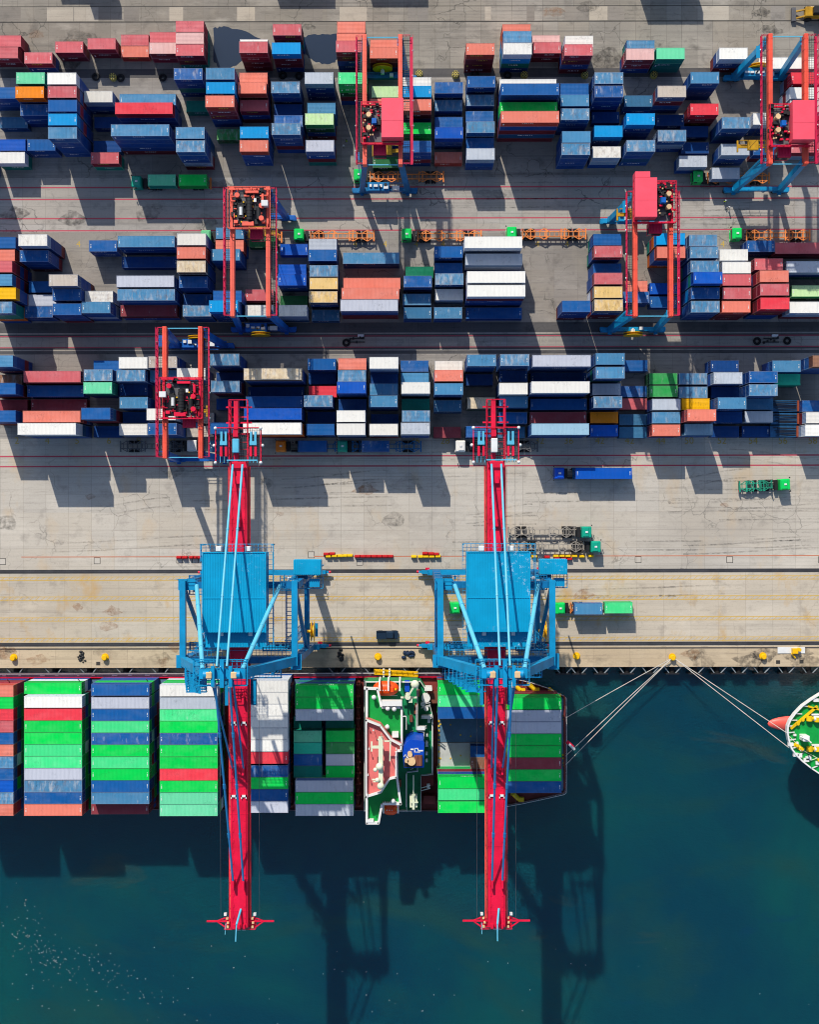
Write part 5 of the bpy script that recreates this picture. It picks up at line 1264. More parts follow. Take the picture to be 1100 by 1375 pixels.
for y0, y1, m, x1 in ((914,964.5,P_HATCH,b),(965.3,996.5,P_HATCH,b),(997.5,1038,P_HATL,b),(1039.5,1092,P_HATCH,b)):
    mb = MB(); mb.box(a, x1, max(-63.9,sy(y1,SHIP_BASE)), min(-36.3,sy(y0,SHIP_BASE)), DZ, SHIP_BASE-.004)
    mb.mat(1)
    if m is not P_HATCH or y0 > 960:
        for k in range(6): xx = a+.6+k*2.2; mb.cbox((xx, sy((y0+y1)/2,SHIP_BASE)+rnd.uniform(-1.6,1.6), SHIP_BASE+.03), (.3,.3,.12))
        for k in range(5): mb.cbox((a+.25, sy(y0+3+k*(y1-y0-6)/4,SHIP_BASE), SHIP_BASE+.1), (.35,.4,.35))
    mb.build('hatch_cover', [m, P_MOOR if m is P_HATL or y0 > 960 else P_DARK], ship)
a, b = sx(677,SHIP_BASE), sx(757,SHIP_BASE); mb = MB(); mb.box(a, b, sy(1062,SHIP_BASE), sy(937,SHIP_BASE), DZ, SHIP_BASE-.004); mb.build('hatch_cover', P_HATCH, ship)
# stern rail frame and winches
mb = MB(); x = sx(758.5,4); mb.rail([(x,sy(936,4),DZ+.9),(x,sy(1060,4),DZ+.9)], 3.0, 2.2, .07, 3); mb.build('stern_frame', P_DECK, ship)
for px, py in ((697,923),(716,922),(695,1069),(745,930)):
    x, y = at(px,py,DZ+.6); mb = MB(); mb.tube((x-.9,y+.5,DZ+.7),(x+.3,y-.6,DZ+.7),.5,12); mb.cbox((x+.8,y-.7,DZ+.5),(1.2,.9,1.0)); mb.cbox((x-1.1,y+.6,DZ+.4),(.6,.9,.8)); mb.build('winch', P_MOOR, ship)
for px, py in ((760,964),(759,1016),(760,1027)):
    x, y = at(px,py,DZ+1); mb = MB(); mb.tube((x-.4,y-.35,DZ),(x-.4,y-.35,DZ+1.1),.2,10); mb.tube((x-.4,y+.35,DZ),(x-.4,y+.35,DZ+1.1),.2,10); mb.cbox((x-.3,y,DZ+.1),(.9,1.5,.2)); mb.build('fairlead', P_MOOR, ship)
# deckhouse
def zp(X, Y, z): return at(480+X/6.875, 910+Y/6.875, z)   # survey of the enlarged deckhouse
def plate(name, pts, z0, z1, m, parent, wall=None, wm=None, wh=1.1):
    q = [zp(X,Y,z1) for X,Y in pts]
    if sum(q[i][0]*q[(i+1)%len(q)][1]-q[(i+1)%len(q)][0]*q[i][1] for i in range(len(q))) < 0: q = q[::-1]
    mb = MB(); mb.prism(q, z0, z1); o = mb.build(name, m, parent)
    if wall:
        mb = MB()
        for i in range(len(q)):
            a, b = Vector((*q[i],0)), Vector((*q[(i+1)%len(q)],0)); d = (b-a).normalized(); nr = Vector((d.y,-d.x,0))
            a2, b2 = a-nr*.12, b-nr*.12
            mb.beam((a2.x,a2.y,z1+wh/2),(b2.x,b2.y,z1+wh/2),wall,wh)
        mb.build('bulwark', wm or P_SWH, o)
    return o
low = plate('boat_deck', [(60,20),(585,25),(640,110),(700,350),(700,890),(590,900),(590,1225),(60,1225)], DZ, 5.0, P_SGRD, ship, .1)
mid = plate('accommodation_deck', [(72,30),(560,30),(560,480),(620,490),(620,560),(560,600),(560,860),(460,870),(460,1225),(72,1225)], 5.0, 10.5, P_SGRD, ship, .1)
house = plate('accommodation_block', [(95,270),(405,270),(405,630),(366,690),(366,910),(395,1150),(95,1150)], 10.5, 15.2, P_SWH, ship)
wing = plate('bridge_deck', [(82,88),(190,92),(228,262),(414,262),(414,640),(372,680),(372,920),(405,1160),(232,1160),(200,1338),(82,1338)], 15.2, 15.7, P_SGRN, ship, .45)
top = plate('wheelhouse', [(76,378),(215,432),(312,560),(408,612),(408,672),(362,676),(362,915),(300,930),(222,1052),(76,1098)], 15.72, 18.6, P_SPK, ship, .34)
mb = MB()
q = [zp(76,400,18.0), zp(76,1080,18.0)]; mb.box(q[0][0]-.06, q[0][0]+.04, q[1][1], q[0][1], 16.6, 17.8); mb.build('window_band', P_GLASS, top)
# boats' ramps, benches, vents and rails round the deckhouse
def zbox(mb, X0, X1, Y0, Y1, z0, z1):
    a = zp(X0,Y0,z1); b = zp(X1,Y1,z1); mb.box(a[0], b[0], b[1], a[1], z0, z1)
mb = MB(); zbox(mb,225,412,215,262,15.7,17.6); zbox(mb,590,688,350,380,5,7); zbox(mb,550,625,455,485,10.5,12); zbox(mb,320,380,512,552,15.7,18.2); zbox(mb,620,690,98,122,2,6.5); zbox(mb,85,150,1312,1338,15.7,16.9); zbox(mb,60,78,88,110,15.7,17)
for X, Y in ((152,182),(340,290),(280,285),(330,1140),(105,745),(350,840),(275,455),(350,905)): c = zp(X,Y,17.2); mb.tube((c[0],c[1],15.7),(c[0],c[1],17.2),.32,10); mb.ball((c[0],c[1],17.2),.5)
for X in (250,300,350): zbox(mb, X, X+8, 1150, 1165, 15.7, 16.9)
mb.build('deck_locker', P_SWH, wing)
mb = MB()
for Y in (270,240,262,455,475,500,520,830,850,1005,1030):
    X0 = 590 if Y < 300 or Y > 1000 else (555 if Y in (455,475) else 430); p = zp(X0,Y+8,8); q_ = zp(X0+82,Y-12,11); mb.beam((p[0],p[1],8.5),(q_[0],q_[1],11.2),.14,.14)
for Y in (520,590,690,755): zbox(mb,628,650,Y,Y+26,5,6.6)
mb.rail([(*zp(545,250,10.5),10.5),(*zp(545,470,10.5),10.5)],1.1,1.0,.06); mb.rail([(*zp(690,390,5),5),(*zp(690,870,5),5)],1.1,1.0,.08); mb.rail([(*zp(450,880,10.5),10.5),(*zp(450,1180,10.5),10.5)],1.1,1.2,.05); mb.rail([(*zp(415,350,15.7),15.7),(*zp(452,350,15.7),15.7),(*zp(452,470,15.7),15.7)],1.1,1.2,.06)
mb.build('stairway', P_SWH, mid)
# radar mast with its yards
mb = MB(); zz = 22.0
c = lambda X, Y, z=zz: Vector((*zp(X,Y,z), z))
mb.beam(c(215,545), c(215,1015), .9, .7)
for X, Y in ((215,620),(215,820),(215,985)): mb.tube((*zp(X,Y,18.6),18.6), c(X,Y), .3, 8)
mb.beam(c(130,640), c(240,640), .5, .5); mb.beam(c(132,590), c(132,680), .3, .4); mb.beam(c(245,585), c(305,585), .25, .3); mb.beam(c(305,585), c(300,770), .25, .3)
for Y, w_ in ((940,80),(958,70),(815,40)): mb.beam(c(215-w_,Y), c(215+w_*.3,Y), .25, .3)
mb.beam(c(185,570), c(245,570), .25, .3)
for X, Y, r in ((215,1000,.75),(205,820,.8),(165,850,.45),(185,945,.5)): mb.ball((*zp(X,Y,zz+.6),zz+.6), r)
mb.tube(c(222,540), c(222,520,26), .09, 6)
mb.build('radar_mast', P_CRM, top)
mb = MB()
for X, Y in ((88,400),(110,640),(100,880),(95,1060),(150,470),(355,700),(360,640)): p = zp(X,Y,18.6); mb.tube((p[0],p[1],18.6),(p[0],p[1],20.6),.06,5); mb.cbox((p[0],p[1],20.6),(.25,.25,.25))
mb.build('lamp', P_SWH, top)
# funnel
q = [zp(X,Y,19.5) for X,Y in ((418,700),(425,650),(450,600),(490,572),(610,582),(618,600),(612,830),(430,830))]
if sum(q[i][0]*q[(i+1)%len(q)][1]-q[(i+1)%len(q)][0]*q[i][1] for i in range(len(q))) < 0: q = q[::-1]
mb = MB(); mb.prism(q, 5.0, 19.5); fun = mb.build('funnel', P_FUN, ship)
mb = MB(); zbox(mb,535,604,712,818,19.5,19.56); zbox(mb,430,530,745,826,19.5,19.55); mb.build('funnel_opening', P_DARK, fun)
mb = MB()
for X, Y, r in ((500,775,.9),(485,712,.55),(455,770,.45)): p = zp(X,Y,21); mb.tube((p[0],p[1],17),(p[0],p[1],21),r,14,r*.92)
mb.build('exhaust_pipe', P_BRASS, fun)
mb = MB()
for X in (548,578): p = zp(X,765,20); mb.tube((p[0],p[1]-1.0,19.9),(p[0],p[1]+1.0,19.9),.5,12)
mb.build('silencer', P_COPP, fun)
mb = MB(); zbox(mb,490,520,655,668,19.5,19.58); zbox(mb,525,560,650,656,19.5,19.58); zbox(mb,560,606,668,680,19.5,19.58); zbox(mb,525,535,662,690,19.5,19.58); zbox(mb,540,580,684,690,19.5,19.58); zbox(mb,555,565,655,668,19.5,19.58); mb.build('funnel_emblem', P_SWH, fun)
mb = MB()
for i in range(9): p = zp(445+i*7,720+rnd.uniform(-8,8)+i*11,20.2); mb.tube((p[0],p[1],19.5),(p[0]+rnd.uniform(-.5,.5),p[1]+rnd.uniform(-.3,.3),20.8),.1,6)
mb.build('vent_pipe', P_SWH, fun)
# provision crane, aft mast, vents
mb = MB(); p = zp(465,175,13); mb.tube((p[0],p[1],10.5),(p[0],p[1],13.6),.6,12); e = zp(532,62,14); mb.beam((p[0],p[1],13.4),(e[0],e[1],14.0),.35,.35); mb.ball((e[0],e[1],13.8),.9,1,1,.6); mb.beam((*zp(400,182,12.5),12.5),(*zp(550,182,12.5),12.5),.35,.3); p=zp(490,208,12.5); mb.cbox((p[0],p[1],12.6),(.8,.8,1.2)); mb.build('provision_crane', P_CRM, mid)
mb = MB(); p = zp(518,1150,13); mb.cbox((p[0],p[1],11.5),(1.6,2.4,2.0)); mb.beam((p[0],p[1],13),(*zp(518,900,14),14),.22,.22); mb.beam((*zp(490,1150,13),13),(*zp(560,1150,13),13),.25,.25); mb.beam((*zp(518,1110,13),13),(*zp(518,1215,13),13),.5,.4); mb.build('stores_crane', P_CRM, mid)
mb = MB()
for X, Y, r in ((632,190,.95),(636,287,.5),(605,245,.5)): p = zp(X,Y,7); mb.tube((p[0],p[1],3),(p[0],p[1],7),r,14)
for X, Y in ((660,400),(655,1000),(640,620)): p = zp(X,Y,6); mb.cbox((p[0],p[1],5.6),(.6,.8,1.2))
mb.build('ventilator', P_SWH, low)
mb = MB()
for X, Y in ((495,375),(545,265),(540,300),(390,970),(560,140)): p = zp(X,Y,11); mb.cbox((p[0],p[1],11),(.7,1.4,1.0))
p = zp(690,185,4); mb.cbox((p[0],p[1],3.4),(2.4,2.2,2.5)); mb.build('deck_machinery', P_COPP, mid)
mb = MB(); p = zp(460,80,11.5); mb.box(p[0]-.5,p[0]+.5,p[1]-1.2,p[1]+1.2,10.5,10.9); mb.build('hatch', P_FUN, mid)
mb = MB(); zbox(mb,592,705,905,1000,1.2,4.6); mb.build('store_house', P_DECK, ship)
mb = MB(); zbox(mb,610,720,1090,1165,1.2,3.4); mb.build('store_house', P_DECK, ship)
# lifeboats hang in their davits
def lifeboat(X0, X1, Yc, label, flip):
    a, b = zp(X0,Yc,14.0), zp(X1,Yc,14.0); cx, cy, L = (a[0]+b[0])/2, a[1], (b[0]-a[0])
    root = empty('lifeboat', (cx,cy,11.2), label, 'lifeboat', 'lifeboats of the container ship')
    vs, fs = [], []; ns, nr = 14, 12
    for i in range(ns+1):
        t = i/ns*2-1; w = 1.55*(1-abs(t)**2.6)**.6+.02; h = 1.35*(1-abs(t)**4)**.5+.05
        for j in range(nr):
            an = 2*math.pi*j/nr; vs.append((cx+t*L/2, cy+w*math.cos(an), 12.6+h*math.sin(an)*(1.0 if math.sin(an) > 0 else .9)))
    for i in range(ns):
        for j in range(nr): fs.append((i*nr+j, (i+1)*nr+j, (i+1)*nr+(j+1)%nr, i*nr+(j+1)%nr))
    fs += [tuple(range(nr)), tuple(range(ns*nr+nr-1, ns*nr-1, -1))]
    mb = MB(); mb.add(vs, fs, True); mb.bev(cx+L*.12, cx+L*.3, cy-.6, cy+.6, 13.6, 14.5, .15); mb.build('hull', P_LIFE, root)
    mb = MB()
    for k in range(4): mb.tube((cx-L*.2+k*.55,cy-.2,13.7),(cx-L*.2+k*.55,cy-.2,14.02),.13,8)
    mb.box(cx-L*.42,cx+L*.42,cy-1.5*flip-.05,cy-1.5*flip+.05,12.5,12.62); mb.build('hatch', P_SWH, root)
    for k in (-1,1):
        mb = MB(); xx = cx+k*L*.36; mb.tube((xx,cy,13.6),(xx,cy,15.2),.05,5); mb.cbox((xx,cy,13.9),(.4,.4,.3)); mb.build('lifting_hook', P_MOOR, root)
lifeboat(135,388,108,'orange lifeboat on the landward side of the ship deckhouse below the yellow gangway',1)
lifeboat(222,388,1215,'orange lifeboat on the seaward side of the ship deckhouse',-1)
for Y, s in ((30,1),(1245,-1)):
    mb = MB()
    for X in (205,285,392) if s > 0 else (240,375): p = zp(X,Y,15); e = zp(X,Y+s*90,15); mb.beam((p[0],p[1],10),(p[0],p[1],15),.35,.35); mb.beam((p[0],p[1],15),(e[0],e[1],15.4),.3,.3)
    mb.build('davit', P_SWH, ship)
# gangway
a, b = at(503,901.5,3.2), at(561,904.5,1.6); g = empty('gangway', (*b,0), 'yellow gangway lying along the ship side beside the orange lifeboat', 'gangway')
mb = MB(); mb.beam((*a,3.2),(*b,1.9),1.0,.15)
A, B_ = Vector((*a,3.2)), Vector((*b,1.9))
for k in range(24): p = A.lerp(B_, k/23); mb.beam(p+Vector((0,-.55,.1)), p+Vector((0,.55,.1)), .12,.1)
mb.build('walkway', P_YEL, g)
mb = MB(); mb.rail([A+Vector((0,.5,.1)),B_+Vector((0,.5,.1))],1.0,1.2,.05); mb.rail([A-Vector((0,.5,-.1)),B_-Vector((0,.5,-.1))],1.0,1.2,.05); mb.build('handrail', P_YEL, g)
mb = MB(); p = at(518,908,5); mb.box(p[0]-.7,p[0]-.3,p[1]-.8,p[1]+1.2,1.5,3.4); mb.box(p[0]+.6,p[0]+1.0,p[1]-.8,p[1]+1.2,1.5,3.4); mb.build('support', P_SWH, g)
# flag at the stern
p = at(766,999,4); fl = empty('flag', (p[0]-1.2,p[1],DZ+.9), 'small red and white flag on a staff at the ship stern', 'flag')
mb = MB(); mb.tube((p[0]-1.2,p[1],DZ+.9),(p[0]+.3,p[1]-.2,5.5),.05,6); mb.build('staff', P_SWH, fl)
mb = MB(); mb.mat(0); mb.box(p[0]-.9,p[0]+.2,p[1]+.1,p[1]+.14,4.0,4.6); mb.beam((p[0]-.8,p[1]+.7,4.6),(p[0]+.6,p[1]-.6,4.7),.7,.04); mb.mat(1); mb.beam((p[0]-.4,p[1]+.1,4.75),(p[0]+.9,p[1]-1.1,4.85),.5,.04); mb.build('cloth', [P_RED, P_SWH], fl)

# ------------------------------------------------------------------ second ship, only its bow in the picture
Z2 = 9.2
bow = empty('moored_ship', (105.0, -46.6, WZ), 'bow of a white-railed ship with green foredeck and red bulb, right edge', 'ship')
up = [(1055.8,983),(1056.3,974),(1059.5,966),(1066,957),(1076,946.5),(1088,938),(1100,930.5),(1120,921),(1150,913),(1200,909)]
dn = [(1057.5,993),(1061,1004),(1067.5,1013),(1076.5,1022),(1088,1031),(1100,1039),(1120,1048),(1150,1055),(1200,1058)]
oc = [at(*p,Z2) for p in up][::-1] + [at(*p,Z2) for p in dn]
oc = [(300, oc[0][1])] + oc + [(300, oc[-1][1])]
n = len(oc); cy2 = at(1056,983,Z2)[1]
def ring2(kx, ky, z): return [((300+(p[0]-300)*kx), cy2+(p[1]-cy2)*ky, z) for p in oc]
vs = ring2(.955,.62,WZ-2)+ring2(.965,.72,WZ+1)+ring2(.985,.92,Z2-4)+ring2(1,1,Z2-.4)+ring2(1,1,Z2+.9)+ring2(.9985,.985,Z2+.9)+ring2(.9985,.985,Z2)
mb = MB()
for r in range(6):
    mb.mat(1 if r >= 2 else 0); mb.add(vs[r*n:(r+2)*n], [(i,i+1,n+i+1,n+i) for i in range(n-1)])
mb.build('hull', [paint('hull_dark_green',(.02,.045,.035),.4,var=.3,rust=.1), P_SWH], bow)
mb = MB(); mb.add(vs[6*n:7*n], [tuple(range(n))]); mb.build('deck', P_SGRN, bow)
mb = MB(); c = at(1052,971.5,WZ); mb.ball((c[0]+2.6,c[1],WZ-.25),1,6.2,1.75,1.1,20,12); mb.build('bow_bulb', paint('bulb_red',rgb(236,96,84)[:3],.4,var=.12), bow)
def bp(X, Y, z=Z2): return at(980+X/8.59, 900+Y/8.59, z)
mb = MB()
for i in range(2, n-2):
    a = Vector(vs[5*n+i]); q = a + (Vector((115,cy2,Z2))-a).normalized()*1.5; mb.beam((a.x,a.y,Z2+.7),(q.x,q.y,Z2+.1),.22,.14)
    if i > n//2: mb.cbox((a.x+1.2,a.y+1.0,Z2+.3),(rnd.uniform(.4,1.0),rnd.uniform(.3,.7),.5))
for X, Y in ((800,980),(880,1030),(760,970),(990,340),(905,1010),(700,850)): p = bp(X,Y); mb.cbox((p[0],p[1],Z2+.35),(1.1,.7,.7))
mb.build('bulwark_stay', P_SWH, bow)
for X, Y in ((960,550),(965,900),(1050,560),(1055,900)):
    p = bp(X,Y); mb = MB(); mb.tube((p[0]-.9,p[1]-.5,Z2+.7),(p[0]-.9,p[1]+.5,Z2+.7),.65,14); mb.tube((p[0]-.5,p[1],Z2+.7),(p[0]+1.6,p[1],Z2+.7),.35,10); mb.mat(1); mb.tube((p[0],p[1],Z2+.7),(p[0]+1.0,p[1],Z2+.7),.55,12); mb.cbox((p[0]+.4,p[1]+.8,Z2+.4),(1.6,.3,.6)); mb.build('winch', [P_MOOR, P_SWH], bow)
mb = MB(); mb.beam((*bp(700,670),Z2+.4),(*bp(1010,410),Z2+.4),.5,.4); mb.beam((*bp(900,410),Z2+.4),(*bp(1030,450),Z2+.4),.35,.4)
for X, Y in ((780,610),(835,565),(770,860),(830,900),(1025,1030)): p = bp(X,Y); mb.tube((p[0],p[1],Z2),(p[0],p[1],Z2+.9),.35,10)
mb.beam((*bp(745,845),Z2+.2),(*bp(850,920),Z2+.2),.9,.3); mb.build('mooring_bitt', P_MOOR, bow)
mb = MB(); p = bp(845,765); mb.bev(p[0]-.7,p[0]+.7,p[1]-.6,p[1]+.6,Z2,Z2+2.6,.1); mb.tube((p[0],p[1],Z2+2.6),(p[0]-.4,p[1],Z2+6.5),.16,8); mb.beam((p[0]-1.2,p[1]+.5,Z2+2.2),(p[0]-.1,p[1],Z2+3),.2,.2); mb.build('foremast', P_SWH, bow)
mb = MB(); mb.path([(*bp(1030,1020,Z2+.3),Z2+.3),(*bp(860,930,Z2+.3),Z2+.3),(*bp(690,760,Z2+.3),Z2+.3)],.07,5); mb.path([(*bp(1010,1015,Z2+.3),Z2+.3),(*bp(870,1065,Z2+.3),Z2+.3)],.07,5); mb.build('deck_rope', P_CRM, bow)

# ------------------------------------------------------------------ quayside things
BOLL = [(17,883,'yellow bollard nearest the left edge of the quay'),(140,882.5,'yellow bollard on the quay in front of the striped blue bay'),(507.5,882,'yellow bollard by the gangway between the two cranes'),(775,881,'yellow bollard right of the crane with the worn roof'),(904,882.5,'yellow bollard holding four mooring ropes'),(1026,881,'yellow bollard beside the yellow winch near the right edge')]
for px, py, lab in BOLL:
    x, y = at(px,py,.6); r = empty('mooring_bollard', (x,y,0), lab, 'bollard', 'yellow bollards along the quay edge')
    mb = MB(); mb.tube((x,y,0),(x,y,.16),.8,16); mb.tube((x,y,.16),(x,y,.8),.42,16,.36); mb.build('post', P_YEL, r)
    mb = MB(); mb.tube((x,y-.1,.8),(x,y-.1,1.15),.68,16,.5); mb.build('head', P_YEL, r)
def rope(p, q, label, sag, r=.075):
    p, q = Vector(p), Vector(q); pts = []
    for i in range(17):
        t = i/16; v = p.lerp(q,t); v.z -= sag*4*t*(1-t); pts.append(v)
    mb = MB(); mb.path([v-p for v in pts], r, 6); o = mb.build('mooring_rope', paint('rope_white',(.62,.58,.52),.8,var=.2), None); o.location = p
    tag(o, label, 'rope', 'mooring ropes from the bollard')
b0 = at(903,884,.9); b1 = at(906,884,.9)
rope((*b0,.9), (*at(760,964,DZ+.9),DZ+.9), 'pale rope from the bollard to the upper end of the ship stern', .35)
rope((*b0,.9), (*at(759,1016,DZ+.9),DZ+.9), 'pale rope from the bollard to the lower stern, upper of the close pair', .5)
rope((*b0,.9), (*at(760,1027,DZ+.9),DZ+.9), 'pale rope from the bollard to the lower stern, lower of the close pair', .5)
rope((*b1,.9), (*at(1057,984,Z2+.9),Z2+.9), 'pale rope from the bollard to the tip of the other ship bow', .5)
rope((*b1,.9), (*at(1060,1004,Z2+.9),Z2+.9), 'pale rope from the bollard to the lower side of the other ship bow', .6)
# fenders under the edge
P_FEND = paint('fender_steel', rgb(150,160,165)[:3], .5, var=.3, rust=.3)
fx = [18,70,117,166,214,430+22,500,552,700,757,778,808,843,874,904,935,965,994,1024,1057,1089]
for i, px in enumerate(fx):
    x = gx(px); r = empty('quay_fender', (x,QE,-1.2), 'V-shaped steel fender frame under the quay edge above dark water', 'fender', 'fender frames under the quay edge')
    mb = MB(); mb.box(x-1.5,x+1.5,QE-1.75,QE-1.45,-2.6,-.5); mb.build('panel', P_DARK, r)
    for s in (-1,1): mb = MB(); mb.beam((x+s*1.9,QE+.0,-.3),(x+s*.7,QE-1.5,-.8),.2,.2); mb.build('strut', P_FEND, r)
    mb = MB(); mb.tube((x,QE,-1.4),(x,QE-1.45,-1.4),.55,12); mb.build('rubber_block', P_RUBBER, r)
# barriers
P_BRED = paint('barrier_red', rgb(206,30,34)[:3], .45, var=.2); P_BYEL = paint('barrier_yellow', rgb(250,206,10)[:3], .45, var=.15)
def barrier(px, py, m, label, grp):
    x, y = at(px,py,.5); mb = MB(); mb.prism([(x-.62,y-.32),(x+.62,y-.32),(x+.62,y+.32),(x-.62,y+.32)],0,.35); mb.prism([(x-.6,y-.22),(x+.6,y-.22),(x+.6,y+.22),(x-.6,y+.22)],.35,1.0,.82); mb.box(x-.55,x+.55,y-.05,y+.05,.9,1.02)
    tag(mb.build('road_barrier', m, None, Vector((x,y,0))), label, 'barrier', grp)
R_, Y_ = P_BRED, P_BYEL
for px in (240,248,257,262,267,280): barrier(px,748.4,R_,'red plastic barrier left of the crane with the clean roof','red barriers left of the first crane')
for px, py, m in ((438,744,R_),(446,743.6,R_),(441,747,Y_),(449,746.6,Y_),(457,746.4,Y_),(463,746.2,Y_),(470,746,Y_)): barrier(px,py,m,('red' if m is R_ else 'yellow')+' plastic barrier in the mixed row right of the clean-roofed crane',('red' if m is R_ else 'yellow')+' barriers of the mixed row between the cranes')
for k in range(7): barrier(480+k*7.4,747,R_,'red plastic barrier in the all-red row between the cranes','all-red barrier row between the cranes')
for px, py, m in ((571,743,R_),(579,743.4,R_),(586,744,R_),(556,747.4,Y_),(565,747.4,Y_),(572,747.2,Y_),(580,747.2,Y_),(588,747,Y_)): barrier(px,py,m,('red' if m is R_ else 'yellow')+' plastic barrier just left of the crane with the worn roof',('red' if m is R_ else 'yellow')+' barriers left of the worn-roofed crane')
for px, py, m in ((735,748,R_),(748,749.5,R_),(757,750,R_),(765,750.5,R_),(718,747,Y_),(747,746.6,Y_),(755,746.4,Y_),(763,746.6,Y_),(772,746.6,Y_),(782,747,Y_),(794,746.6,Y_)): barrier(px,py,m,('red' if m is R_ else 'yellow')+' plastic barrier below the two grey skeleton trailers',('red' if m is R_ else 'yellow')+' barriers below the skeleton trailers')
# yellow and black marker blocks, tyres
def block(px, py, label):
    x, y = at(px,py,.8); mb = MB(); mb.mat(0); n8 = 8
    pts = [(x+.85*math.cos(2*math.pi*(i+.5)/n8), y+.85*math.sin(2*math.pi*(i+.5)/n8)) for i in range(n8)]; mb.prism(pts,0,1.1,.85); mb.mat(1)
    for i in range(8): a = 2*math.pi*i/8; mb.cbox((x+.5*math.cos(a),y+.5*math.sin(a),1.12),(.26,.26,.05))
    mb.cbox((x,y,1.12),(.3,.3,.05)); tag(mb.build('marker_block', [paint('block_yellow',rgb(214,196,96)[:3],.7,var=.25), P_DARK], None, Vector((x,y,0))), label, 'marker block', 'yellow spotted blocks beside the rear block')
block(151,103,'yellow spotted block in shade between two tyres'); block(563,98.5,'yellow spotted block by the white box right of the pink-housed crane'); block(612,99.5,'yellow spotted block above the blue boxes, left of the tall salmon stack'); block(704.5,100,'yellow spotted block in shade at the foot of the white-topped stack'); block(786,100,'yellow spotted block at the foot of the stack with a blue base'); block(879,100,'yellow spotted block behind the mint box')
def tyre(px, py, label):
    x, y = at(px,py,.3); mb = MB(); vs, fs = [], []; a, b = 16, 8
    for i in range(a):
        for j in range(b):
            t, u = 2*math.pi*i/a, 2*math.pi*j/b; R = .62+.27*math.cos(u); vs.append((x+R*math.cos(t), y+R*math.sin(t), .27+.27*math.sin(u)))
    for i in range(a):
        for j in range(b): fs.append((i*b+j, ((i+1)%a)*b+j, ((i+1)%a)*b+(j+1)%b, i*b+(j+1)%b))
    mb.add(vs, fs, True); tag(mb.build('tyre', P_RUBBER, None, Vector((x,y,0))), label, 'tyre', 'loose tyres lying in the yard')
for px, py, lab in ((128,103,'black tyre left of the shaded yellow block'),(161.5,104.5,'black tyre right of the shaded yellow block'),(218,104,'black tyre in the shade behind a tall pink stack'),(379.5,101,'black tyre behind a grey box, left of its pair'),(401.5,102,'black tyre behind a grey box, right of its pair'),(465,460,'black tyre on the concrete strip below the middle block'),(1017.5,458,'black tyre on the strip, left of the wheel gear'),(1058,457.5,'black tyre on the strip, right of the wheel gear'),(638,99,'black tyre at the foot of the salmon stack'),(682,101,'black tyre at the foot of the white-topped stack')): tyre(px,py,lab)
# machine parts left on the strip
for px, lab in ((479,'grey machine part left beside a tyre on the strip, middle of the yard'),(1036,'grey wheel gear lying between two tyres on the strip')):
    x, y = at(px,458,.3); r = empty('machine_part', (x,y,0), lab, 'machine part')
    mb = MB(); mb.box(x-1.8,x+1.8,y-.3,y-.1,.1,.35); mb.box(x-1.6,x+1.4,y+.5,y+.7,.1,.35)
    for k in range(5): mb.cbox((x-1.5+k*.75,y+rnd.uniform(-.4,.8),.3),(.3,.5,.5))
    mb.build('frame', P_DARK, r); mb = MB(); mb.bev(x+.2,x+1.6,y+.9,y+1.5,0,.4,.05); mb.build('cover', P_WHITE, r)
x, y = at(1068,874,.6); r = empty('capstan', (x,y,0), 'yellow capstan on a white plate at the quay edge near the right', 'capstan')
mb = MB(); mb.box(x-3.6,x+2.4,y-.6,y+.8,0,.12); mb.build('base_plate', P_WHITE, r); mb = MB(); mb.cbox((x,y,.6),(1.2,1.1,1.0)); mb.tube((x+.9,y+.3,.1),(x+.9,y+.3,1.2),.4,12); mb.tube((x-.7,y-.5,.6),(x+.2,y-1.6,.3),.18,8); mb.build('drum', P_YEL, r)
x, y = at(548,877,.4); r = empty('net_heap', (x,y,0), 'small heap of dark blue netting on the quay beside the worn-roofed crane', 'netting')
mb = MB()
for _ in range(16): mb.ball((x+rnd.gauss(0,.7),y+rnd.gauss(0,.35),.2),rnd.uniform(.2,.42),1.4,1,.8,7,4)
mb.build('netting', paint('net_blue',(.01,.03,.08),.8,var=.4), r)
for px, py, lab in ((108,884,'black stain-like heap of chain on the quay between two yellow bollards'),(457,881,'black heap of chain on the quay right of the clean-roofed crane')):
    x, y = at(px,py,.2); mb = MB()
    for _ in range(14): mb.ball((x+rnd.gauss(0,.45),y+rnd.gauss(0,.8),.1),rnd.uniform(.15,.35),1.3,1,.6,7,4)
    tag(mb.build('chain_heap', P_DARK, None, Vector((x,y,0))), lab, 'chain')
for px, py in ((131.5,891),(1077,888.5),(1045.5,889)):
    x, y = at(px,py,0); mb = MB(); mb.sheet(x-.45,x+.45,y-.4,y+.4,.012); struct('drain_marking', mb, M_JOINT)
# wheel loader at the upper right edge
x, y = at(1096,17,1.5); r = empty('wheel_loader', (x,y,0), 'yellow and black loader half cut off at the upper right edge', 'loader')
mb = MB(); mb.bev(x-2.4,x+2.8,y-1.1,y+1.1,.9,2.2,.15); mb.beam((x-2.0,y-.7,1.6),(x-4.2,y-.9,.6),.3,.4); mb.beam((x-2.0,y+.7,1.6),(x-4.2,y+.6,.6),.3,.4); mb.build('body', P_OYEL, r)
mb = MB(); mb.bev(x-.9,x+.9,y-.8,y+.8,2.2,3.3,.12); mb.build('cab', P_DARK, r)
mb = MB(); mb.box(x-5.0,x-4.1,y-1.5,y+1.4,.1,.9); mb.build('bucket', P_GREY, r)
for a in (-1.5,1.7):
    for s in (-1,1): mb = MB(); mb.tube((x+a,y+s*1.1-.3,.8),(x+a,y+s*1.1+.3,.8),.8,16); mb.build('wheel', P_RUBBER, r)

